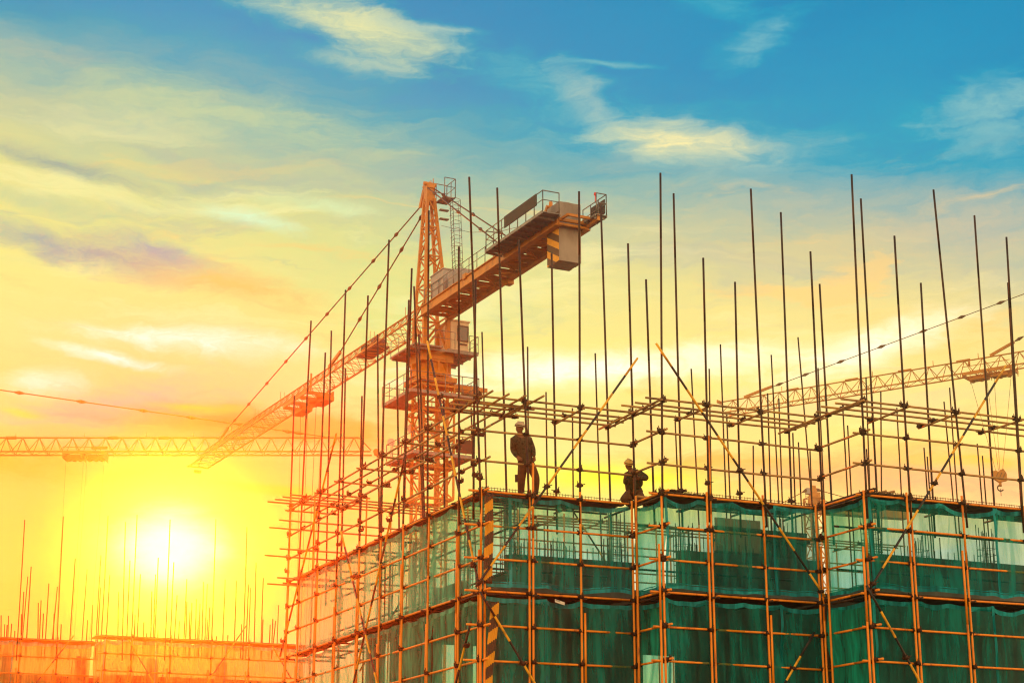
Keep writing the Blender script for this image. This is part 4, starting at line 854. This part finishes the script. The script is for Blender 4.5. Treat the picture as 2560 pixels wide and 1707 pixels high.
b.path([F(-18.2, -.2, ZJ + 1.2), F(-18.2, -.15, ZJ + 1.36), F(-18.2, .15, ZJ + 1.36), F(-18.2, .2, ZJ + 1.2)], .03, 6)
cwt = cp('counterweight', b, 'pale_concrete')
b = MB(); b.obox(F(-17.87, -.686, ZJ - .72), F.A * .685, F.B * .003, V((0, 0, 1.39))); cp('stripe_paint', b, 'weight_stripes', cwt)
b = MB(); b.tube(F(-19.0, 1.30, ZJ + 1.3), F(-19.0, 1.30, ZJ + 1.75), .025, 6); b.ball(F(-19.0, 1.30, ZJ + 1.8), .08, .08, .11, 8, 6); cp('warning_lamp', b, 'red')
F = F_main
# trolley and its ropes, jib winch
atr = F.a_at(770, 1003, ZJ - .4)
b = MB()
for s in (-1, 1): b.beam(F(atr - 2.6, s * .95, ZJ - .28), F(atr + 2.6, s * .95, ZJ - .28), .10, .26)
for s in (-2.5, -.9, .9, 2.5): b.beam(F(atr + s, -1.0, ZJ - .42), F(atr + s, 1.0, ZJ - .42), .16, .22); b.tube(F(atr + s, -.3, ZJ - .6), F(atr + s, .3, ZJ - .6), .2, 8)
b.beam(F(atr - 2.8, .55, ZJ - .75), F(atr - .7, .55, ZJ - .75), .8, .3); b.beam(F(atr + .7, .2, ZJ - .75), F(atr + 2.8, .2, ZJ - .75), .8, .3); b.beam(F(atr - 2.9, -.9, ZJ - .5), F(atr - 2.9, -.9, ZJ + .9), .08, .08)
cp('trolley', b, 'crane')
b = MB()
for a_, bb in ((-2.4, .3), (-.9, .3), (.9, .3), (2.4, .3)): b.tube(F(atr + a_, bb, ZJ - .6), F(atr + a_ * .35, bb * .5, 7.5), .020, 4)
cp('rope', b, 'rope')
awn = F.a_at(930, 868, ZJ + .5)
b = MB(); b.tube(F(awn - .9, -.4, ZJ + .55), F(awn - .9, .4, ZJ + .55), .34, 10); b.obox(F(awn + .7, 0, ZJ + .45), F.A * .5, F.B * .4, V((0, 0, .3))); b.beam(F(awn - 1.6, 0, ZJ + .15), F(awn + 1.6, 0, ZJ + .15), 1.1, .1); cp('jib_winch', b, 'dark')
# climbing platforms
def ring(z, wi, wo, name):
    b = MB()
    for s in (-1, 1): b.beam(F(-wo, s * (wi + wo) / 2, z), F(wo, s * (wi + wo) / 2, z), wo - wi, .07); b.beam(F(s * (wi + wo) / 2, -wi, z - .002), F(s * (wi + wo) / 2, wi, z - .002), wo - wi, .07); b.beam(F(s * wo, -wo, z - .06), F(s * wo, wo, z - .06), .06, .2); b.beam(F(-wo, s * wo, z - .06), F(wo, s * wo, z - .06), .06, .2)
    cp(name, b, 'grey'); b = MB(); rail_line(b, [F(-wo, -wo, z), F(wo, -wo, z), F(wo, wo, z), F(-wo, wo, z), F(-wo, -wo, z)], 1.15, .026, 1.05); cp('railing', b, 'grey')
ring(28.75, 1.25, 2.25, 'climbing_platform'); ring(25.05, 1.2, 2.0, 'climbing_platform')
b = MB()
for s in (.5, 1.2): b.beam(F(s - .9, -1.2, 29.75), F(s - .9, 3.7, 29.75), .14, .26)
b.beam(F(.1, 1.0, 29.3), F(.1, 3.3, 29.3), .1, .14); cp('monorail_beam', b, 'crane')
b = MB(); b.obox(F(-2.05, 1.45, 25.6), F.A * .03, F.B * .62, V((0, 0, .42))); cp('sign_panel', b, 'panel')
for (px, py, rr) in ((1031, 1072, .32), (978, 1106, .24)):
    c = atd(px, py, 108.6); b = MB(); b.tube(c - FH * .12, c + FH * .1, rr, 16, 0, rr * .6); b.beam(c + V((0, 0, -rr)), c + V((0, 0, -1.6)), .06, .06, 0, F.A); b.beam(c + V((-.3, 0, -1.0)), c + V((.3, 0, -1.0)), .05, .05); cp('floodlight', b, 'white')
# ---- crane far left, its jib level across the haze
TL = 172.0
p0 = atd(928, 1133, TL); FL_ = Frame(p0, -XR)            # a = 0 at the jib tip, growing to the left
ZL = p0.z
C2 = thing('tower_crane', FL_(62, 0, 0), 'distant hazy crane at the left whose level jib ends behind the big crane', 'tower crane')
k2 = TL / FPX
b = MB(); n = 46; L2 = 62.0; h2 = 40 * k2; w2 = .85; pt_ = 1.36
for s in (-1, 1): b.beam(FL_(0, s * w2, ZL), FL_(L2, s * w2, ZL), .13, .13)
b.tube(FL_(1.2, 0, ZL + h2), FL_(L2, 0, ZL + h2), .085, 8); b.tube(FL_(1.2, 0, ZL + h2), FL_(0, 0, ZL + .3), .06, 6); b.tube(FL_(-.5, -.4, ZL + .1), FL_(-.5, .4, ZL + .1), .3, 8)
bay = 41.5 * k2
for k in range(int(L2 / bay)):
    a_ = .9 + k * bay
    for s in (-1, 1): b.tube(FL_(a_, s * w2, ZL), FL_(a_ + bay / 2, 0, ZL + h2), .042, 5); b.tube(FL_(a_ + bay / 2, 0, ZL + h2), FL_(a_ + bay, s * w2, ZL), .042, 5)
    b.tube(FL_(a_, -w2, ZL), FL_(a_ + bay, w2, ZL), .03, 5); b.tube(FL_(a_, -w2, ZL), FL_(a_, w2, ZL), .03, 5)
for px in (36, 208, 364, 482): a_ = (928 - px) * k2; b.tube(FL_(a_, 0, ZL + h2), FL_(a_, 0, ZL + h2 + .45), .03, 4)
for px in (25, 280, 408, 605): a_ = (928 - px) * k2; b.tube(FL_(a_ - .5, 0, ZL + h2), FL_(a_ + .5, 0, ZL + h2), .16, 8)
b.build('jib', 'crane_far', C2)
b = MB(); xt = (928 - 812) * k2; am = 62.0; zz = ZL + h2 + .15 + (am - xt) * .146
pendant(b, FL_(xt, 0, ZL + h2 + .1), FL_(am, 0, zz), .055, tuple(((928 - px) * k2 - xt) / (am - xt) for px in (745, 718, 600, 474, 352, 194, 36)), .2)
b.build('tie_rod', 'crane_far', C2)
b = MB(); lattice_mast(b, FL_, .0001, 0, .01, 1, .01, .01); b = MB(); F2 = Frame(FL_(am, 0, 0), FL_.A); lattice_mast(b, F2, .8, 0, zz, 1.6, .18, .09); b.build('mast', 'crane_far', C2)
b = MB(); b.beam(FL_(am, 0, ZL), FL_(am + 14, 0, ZL), 1.6, .5); b.obox(FL_(am + 13, 0, ZL - 1.2), FL_.A * .8, FL_.B * .8, V((0, 0, 1.6))); b.build('counter_jib', 'crane_far', C2)
b = MB(); a0_, a1_ = (928 - 266) * k2, (928 - 162) * k2; am_ = (a0_ + a1_) / 2
for s in (-1, 1): b.beam(FL_(a0_, s * .95, ZL - .12), FL_(a1_, s * .95, ZL - .12), .12, .26); b.beam(FL_(a0_, s * .95, ZL + .42), FL_(a1_, s * .95, ZL + .42), .05, .05)
for f in (.02, .45, .55, .98): a_ = a0_ + (a1_ - a0_) * f; b.beam(FL_(a_, -1, ZL - .3), FL_(a_, 1, ZL - .3), .12, .7); b.beam(FL_(a_, 1, ZL - .7), FL_(a_, 1, ZL + .42), .07, .07)
for f in (.1, .24, .38, .62, .76, .9): a_ = a0_ + (a1_ - a0_) * f; b.tube(FL_(a_, -.3, ZL - .5), FL_(a_, .3, ZL - .5), .3, 10); 
b.beam(FL_(a0_ + .3, 0, ZL - .45), FL_(am_ - .2, 0, ZL - .45), .5, .4); b.beam(FL_(am_ + .2, 0, ZL - .45), FL_(a1_ - .3, 0, ZL - .45), .5, .4); b.obox(FL_(a0_ + .9, .8, ZL + .75), FL_.A * .8, FL_.B * .1, V((0, 0, .12)))
b.build('trolley', 'crane_far', C2)
b = MB()
for f in (.04, .46, .54, .96): a_ = a0_ + (a1_ - a0_) * f; b.tube(FL_(a_, 0, ZL - .5), FL_(am_ + (a_ - am_) * .75, 0, 8), .018, 4)
b.build('rope', 'rope', C2)
# ---- crane at the right edge
pa = atd(1800, 1022, 165.0); pb = onz(2559, 896, pa.z); FR = Frame(pa, pb - pa); ZR = pa.z - .62
C3 = thing('tower_crane', FR(50, 0, 0), 'distant crane jib rising to the right edge behind the upright tubes', 'tower crane')
b = MB(); LR = 50.0; hR = 1.25; wR = .72; bay = 1.62
for s in (-1, 1): b.beam(FR(.6, s * wR, ZR), FR(LR, s * wR, ZR), .10, .10)
b.tube(FR(0, 0, ZR + hR), FR(LR, 0, ZR + hR), .062, 8); b.beam(FR(0, -.5, ZR + hR), FR(0, .5, ZR + hR), .1, .3)
for k in range(int((LR - 1) / bay)):
    a_ = .6 + k * bay
    for s in (-1, 1): b.tube(FR(a_, s * wR, ZR), FR(a_ + bay / 2, 0, ZR + hR), .034, 5); b.tube(FR(a_ + bay / 2, 0, ZR + hR), FR(a_ + bay, s * wR, ZR), .034, 5)
    b.tube(FR(a_, -wR, ZR), FR(a_ + bay, wR, ZR), .026, 5); b.tube(FR(a_, -wR, ZR), FR(a_, wR, ZR), .026, 5)
for px in (1945, 2172, 2324, 2437): a_ = FR.a_at(px, 1000 - (px - 1800) * .17, ZR + hR); b.tube(FR(a_, 0, ZR + hR), FR(a_, 0, ZR + hR + .5), .03, 4)
for a_ in (7.6, 13.5, 18.6, 24.0): b.tube(FR(a_ - .6, 0, ZR + hR + .05), FR(a_ + .6, 0, ZR + hR + .05), .12, 8)
b.tube(FR(24.5, 0, ZR + hR - .1), FR(24.5, 0, ZR + hR - .45), .1, 6)
for a_, e in ((2.6, 3.0), (26.4, 2.2)): b.beam(FR(a_, 0, ZR + hR + .1), FR(a_ + e, 0, ZR + hR + .15 + e * (.178 if a_ < 9 else .36)), .12, .24)
b.build('jib', 'crane_far', C3)
apz = ZR + hR + 8.6; b = MB(); pendant(b, FR(5.4, 0, ZR + hR + .6), FR(50, 0, apz), .034, (.02, .08, .16, .25, .34, .42, .5, .6, .7), .15); pendant(b, FR(28.4, 0, ZR + hR + .9), FR(50, 0, apz), .034, (.03, .12, .3), .15); b.build('tie_rod', 'rod', C3)
F3 = Frame(FR(50, 0, 0), FR.A); b = MB(); lattice_mast(b, F3, .8, 0, apz, 1.6, .18, .09); b.build('mast', 'crane_far', C3)
b = MB(); b.beam(FR(50, 0, ZR + .2), FR(63, 0, ZR + .2), 1.6, .5); b.obox(FR(62, 0, ZR - 1), FR.A * .8, FR.B * .8, V((0, 0, 1.6))); b.build('counter_jib', 'crane_far', C3)
t0_, t1_ = FR.a_at(2420, 945, ZR - .2), FR.a_at(2532, 922, ZR - .2); tm = (t0_ + t1_) / 2
b = MB()
for s in (-1, 1): b.beam(FR(t0_, s * .85, ZR - .14), FR(t1_, s * .85, ZR - .14), .1, .22); b.beam(FR(t0_, s * .85, ZR + .5), FR(t1_, s * .85, ZR + .5), .05, .05)
for f in (0, .45, .55, 1): a_ = t0_ + (t1_ - t0_) * f; b.beam(FR(a_, -.9, ZR - .25), FR(a_, .9, ZR - .25), .1, .3); b.beam(FR(a_, -.85, ZR - .6), FR(a_, -.85, ZR + .5), .06, .06)
for f in (.12, .3, .7, .88): a_ = t0_ + (t1_ - t0_) * f; b.tube(FR(a_, -.25, ZR - .5), FR(a_, .25, ZR - .5), .26, 10)
b.beam(FR(t0_ + .4, 0, ZR - .5), FR(tm - .2, 0, ZR - .5), .9, .26); b.beam(FR(tm + .2, 0, ZR - .5), FR(t1_ - .4, 0, ZR - .5), .9, .26)
b.build('trolley', 'crane_far', C3)
hd = depth(FR(tm, 0, ZR)); hk = atd(2499, 1190, hd)
b = MB()
for f in (.08, .42, .58, .94): a_ = t0_ + (t1_ - t0_) * f; b.tube(FR(a_, 0, ZR - .5), hk + FR.A * ((f - .5) * .7) + V((0, 0, .5)), .016, 4)
b.build('rope', 'rope', C3)
b = MB(); hx = XR; px_ = hd / FPX
for s in (-1, 1):
    pts = [(-20, -12), (-20, 4), (-2, 16), (17, 12), (17, -6), (10, -18), (2, -16), (0, -12), (-6, -12), (-8, -14)]
    b.poly([hk + hx * (x * px_) - V((0, 0, y * px_)) + FH * (s * .16) for x, y in (pts if s < 0 else pts[::-1])])
    for k in range(3): c = hk + hx * ((-9 + 9 * k) * px_) + FH * (-.175) if s < 0 else None; (b.beam(c + hx * (-4 * px_) - V((0, 0, 8 * px_)), c + hx * (5 * px_) + V((0, 0, 9 * px_)), .02, .13, 1, FH) if c else None)
n_ = len(pts)
for k in range(n_):
    (x0, y0), (x1, y1) = pts[k], pts[(k + 1) % n_]; A_ = hk + hx * (x0 * px_) - V((0, 0, y0 * px_)); B_ = hk + hx * (x1 * px_) - V((0, 0, y1 * px_)); b.quad(A_ - FH * .16, B_ - FH * .16, B_ + FH * .16, A_ + FH * .16)
b.tube(hk - V((0, 0, 14 * px_)), hk - V((0, 0, 26 * px_)), .12, 8); c0 = hk - V((0, 0, 30 * px_)); b.path([c0 + hx * (.26 * math.cos(w)) + V((0, 0, .26 * math.sin(w))) for w in [math.pi * (.5 + i / 6) for i in range(9)]], .06, 6, 1)
b.tube(hk - V((0, 0, 32 * px_)), hk - V((0, 0, 50 * px_)), .03, 5, 1)
b.build('hook_block', ['crane_far', 'dark'], C3)
# ---- tiny crane far away between the tubes
d4 = 215.0; p4 = atd(2033, 1245, d4); F4 = Frame(p4, XR * .9 + FH * .3); k4 = d4 / FPX
C4 = thing('tower_crane', F4(0, 0, 0), 'tiny faraway crane head with two sloping tie lines, left of the right corner pole', 'tower crane')
b = MB(); lattice_mast(b, F4, .85, 0, p4.z, 1.8, .2, .1); b.build('mast', 'crane_far', C4)
b = MB()
for s in (-1, 1): b.beam(F4(-.5, s * .35, p4.z - 1.2), F4(0, s * .1, p4.z + 31 * k4), .34, .34, 0, F4.A); b.beam(F4(.6, s * .35, p4.z - 1.2), F4(.1, s * .1, p4.z + 31 * k4), .34, .34, 0, F4.A)
b.obox(F4(.2, 0, p4.z - .3), F4.A * .55, F4.B * .5, V((0, 0, 1.0))); b.build('tower_head', 'crane', C4)
b = MB(); zt4 = p4.z + 29 * k4
pendant(b, F4(0, 0, zt4), F4(-95 * k4, 0, p4.z - 22 * k4), .05, (.2,), .22); pendant(b, F4(0, 0, zt4 - .2), F4(120 * k4, 0, p4.z + 2 * k4), .05, (.12,), .22); pendant(b, F4(0, 0, zt4 - 1.0), F4(86 * k4, 0, p4.z - 24 * k4), .05, (.15,), .22); b.build('tie_rod', 'rod', C4)
b = MB(); b.beam(F4(-160 * k4, 0, p4.z - 28 * k4), F4(-1, 0, p4.z - 28 * k4), 1.4, .5); b.beam(F4(1, 0, p4.z - 28 * k4), F4(260 * k4, 0, p4.z - 28 * k4), 1.4, 1.0); b.build('jib', 'crane_far', C4)
b = MB(); b.obox(F4(-13 * k4, 0, p4.z + 17 * k4), F4.A * .3, F4.B * .3, V((0, 0, .36))); c = F4(-15 * k4, 0, 0)
for s in (-.3, .3): b.tube(c + F4.A * s + V((0, 0, p4.z - 20 * k4)), c + F4.A * s + V((0, 0, p4.z + 12 * k4)), .03, 4)
for k in range(7): z = p4.z + (-18 + 4.4 * k) * k4; b.tube(c - F4.A * .3 + V((0, 0, z)), c + F4.A * .3 + V((0, 0, z)), .025, 4)
b.build('ladder', 'cabinet', C4)
# ---------------------------------------------------------------- scaffolded block far left
def far_scaffold(label, y, x0, x1, poles, low, braces, zp):
    S = Scaffold(((x0 + x1) / 2, y, 0), label, 'scaffolds round the far block')
    for tx, ty, bxx in poles:
        yy = y + (0 if ty < 300 else rng.choice((1.4, 1.4, 12.0))); a, c = ony(tx * .2976, 1250 + ty * .2976, yy), ony(bxx * .2976, 1594, yy); S.pole(extend(a, c, max(c.z - 1.0, 8)), a)
    for zx in low:
        p = ony(zx * .2976, 1640, y); S.pole((p.x, y, 0), (p.x, y, zp + .15), 'orange', 'lower_pole', .03); S.pole((p.x - .12, y, 0), (p.x - .12, y, zp - 1.3), 'orange', 'lower_pole', .03)
        for k in range(4): S.clamp((p.x, y, zp - .75 * k))
    for k in range(5): S.tube('rail', (x0 - .2, y + .06, zp - .76 * k), (x1 + .2, y + .06, zp - .76 * k), 'orange', .03)
    for k in range(3): S.tube('rail', (x0 - .3, y + .4 + .4 * k, zp + .02), (x1 + .2, y + .4 + .4 * k, zp), 'orange', .03)
    b = MB()
    for k in range(4): b.box((x0, y + .15 + .3 * k, zp + .03), (x1, y + .4 + .3 * k, zp + .07))
    b.build('deck_board', 'board', S.root)
    for (ax, ay), (cx, cy_) in braces: S.brace(ony(ax * .2976, 1250 + ay * .2976, y - .08), ony(cx * .2976, 1250 + cy_ * .2976, y - .08), .8)
    S.finish()
plL = [(208, 165, 148), (234, 640, 190), (262, 557, 222), (200, 768, 180), (410, 698, 382), (482, 725, 440), (532, 135, 480), (632, 487, 588), (732, 580, 690), (778, 877, 768), (848, 462, 808), (845, 730, 822), (908, 130, 850), (345, 840, 332), (365, 950, 355),
       (515, 1040, 510), (735, 1005, 728), (40, 1040, 36), (98, 1035, 90), (180, 955, 176), (240, 900, 226), (322, 860, 318), (10, 965, 8), (72, 970, 66), (125, 1095, 122), (455, 950, 448), (60, 1045, 54)]
plR = [(922, 628, 892), (997, 768, 990), (1054, 182, 1030), (1092, 505, 1065), (1152, 122, 1105), (1180, 620, 1152), (1208, 1023, 1205), (1275, 765, 1266), (1307, 622, 1288), (1330, 482, 1300), (1429, 162, 1390), (1460, 520, 1433), (1488, 797, 1465), (1570, 662, 1545),
       (1710, 685, 1697), (1742, 702, 1722), (1814, 158, 1778), (1892, 665, 1873), (1987, 673, 1970), (2075, 225, 2045), (2088, 703, 2070), (2105, 733, 2090), (2152, 522, 2137), (2212, 653, 2195), (2270, 1043, 2265), (2316, 1010, 2300), (1135, 960, 1128), (1232, 1115, 1230),
       (1328, 1090, 1326), (1508, 1010, 1500), (1595, 940, 1590), (1612, 860, 1600), (1650, 830, 1640), (1665, 1010, 1660), (1742, 1000, 1738), (1762, 895, 1752), (1820, 1140, 1818), (1915, 1130, 1913), (2030, 1040, 2026), (2210, 1000, 2204), (2292, 995, 2286), (2340, 880, 2330), (1570, 850, 1560), (1680, 870, 1672)]
ZF = 11.30; xsplit = ony(866 * .2976, 1600, 80.0).x
far_scaffold('far hazy scaffold below the sun, left of the small step', 82.3, 8.4, xsplit + .1, plL, (165, 478), (((620, 1135), (250, 1600)),), 11.26)
far_scaffold('far hazy scaffold below the sun, right of the small step', 80.0, xsplit, 25.2, plR, (885, 1105), (((1080, 1170), (1330, 1600)), ((2070, 1050), (1700, 1590)), ((2285, 1220), (2450, 1500))), ZF) if False else \
far_scaffold('far hazy scaffold below the sun, right of the small step', 80.0, xsplit, 25.2, plR, (885, 1105, 1432, 1775, 2090, 2400), (((1080, 1170), (1330, 1600)), ((2070, 1050), (1700, 1590)), ((2285, 1220), (2450, 1500))), ZF)
xw = [8.4, 12.0, xsplit - .05]
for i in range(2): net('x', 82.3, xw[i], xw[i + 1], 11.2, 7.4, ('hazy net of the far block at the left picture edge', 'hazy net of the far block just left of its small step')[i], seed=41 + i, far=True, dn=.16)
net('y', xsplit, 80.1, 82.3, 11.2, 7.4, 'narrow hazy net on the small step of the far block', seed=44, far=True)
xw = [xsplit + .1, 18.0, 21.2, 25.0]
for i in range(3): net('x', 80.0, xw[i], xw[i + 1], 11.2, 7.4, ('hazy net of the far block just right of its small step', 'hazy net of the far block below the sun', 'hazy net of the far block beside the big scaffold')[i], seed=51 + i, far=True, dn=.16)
FB = thing('concrete_building', (17, 90, 0), 'far dark block behind hazy nets at the lower left', 'building')
b = MB(); b.box((7.5, 84.6, 0), (xsplit + .6, 98, 9.9)); b.box((xsplit + .602, 82.4, 0), (26, 97.9, 9.85)); b.build('wall', 'block', FB)
for k in range(24):
    b = MB(); x = 8 + .72 * k; b.tube((x, 85.2, 9.9), (x + rng.uniform(-.05, .05), 85.2, 10.3 + rng.random() * .7), .018, 5); b.build('starter_bar', 'bar', FB)
for k in range(5):
    b = MB(); x = 8.6 + 3.4 * k; b.box((x, 85, 9.851), (x + .45, 85.45, 10.9)); b.build('column', 'concrete', FB)
# ---------------------------------------------------------------- sunlit air
hz = MB(); hz.box((-260, -60, -1.0), (360, HAZE_FAR, HAZE_TOP)); M['haze'] = bpy.data.materials.new('haze'); M['haze'].use_nodes = True
nt = NT(M['haze'].node_tree); nt.n.clear(); vol = nt.add('ShaderNodeVolumePrincipled', {'Color': (.96, .86, .68, 1), 'Density': HAZE_DENS, 'Anisotropy': HAZE_G})
ou = nt.add('ShaderNodeOutputMaterial'); nt.l.new(vol.outputs[0], ou.inputs['Volume'])
tag(hz.build('haze', 'haze'), 'warm sunlit haze', 'haze', kind='stuff')
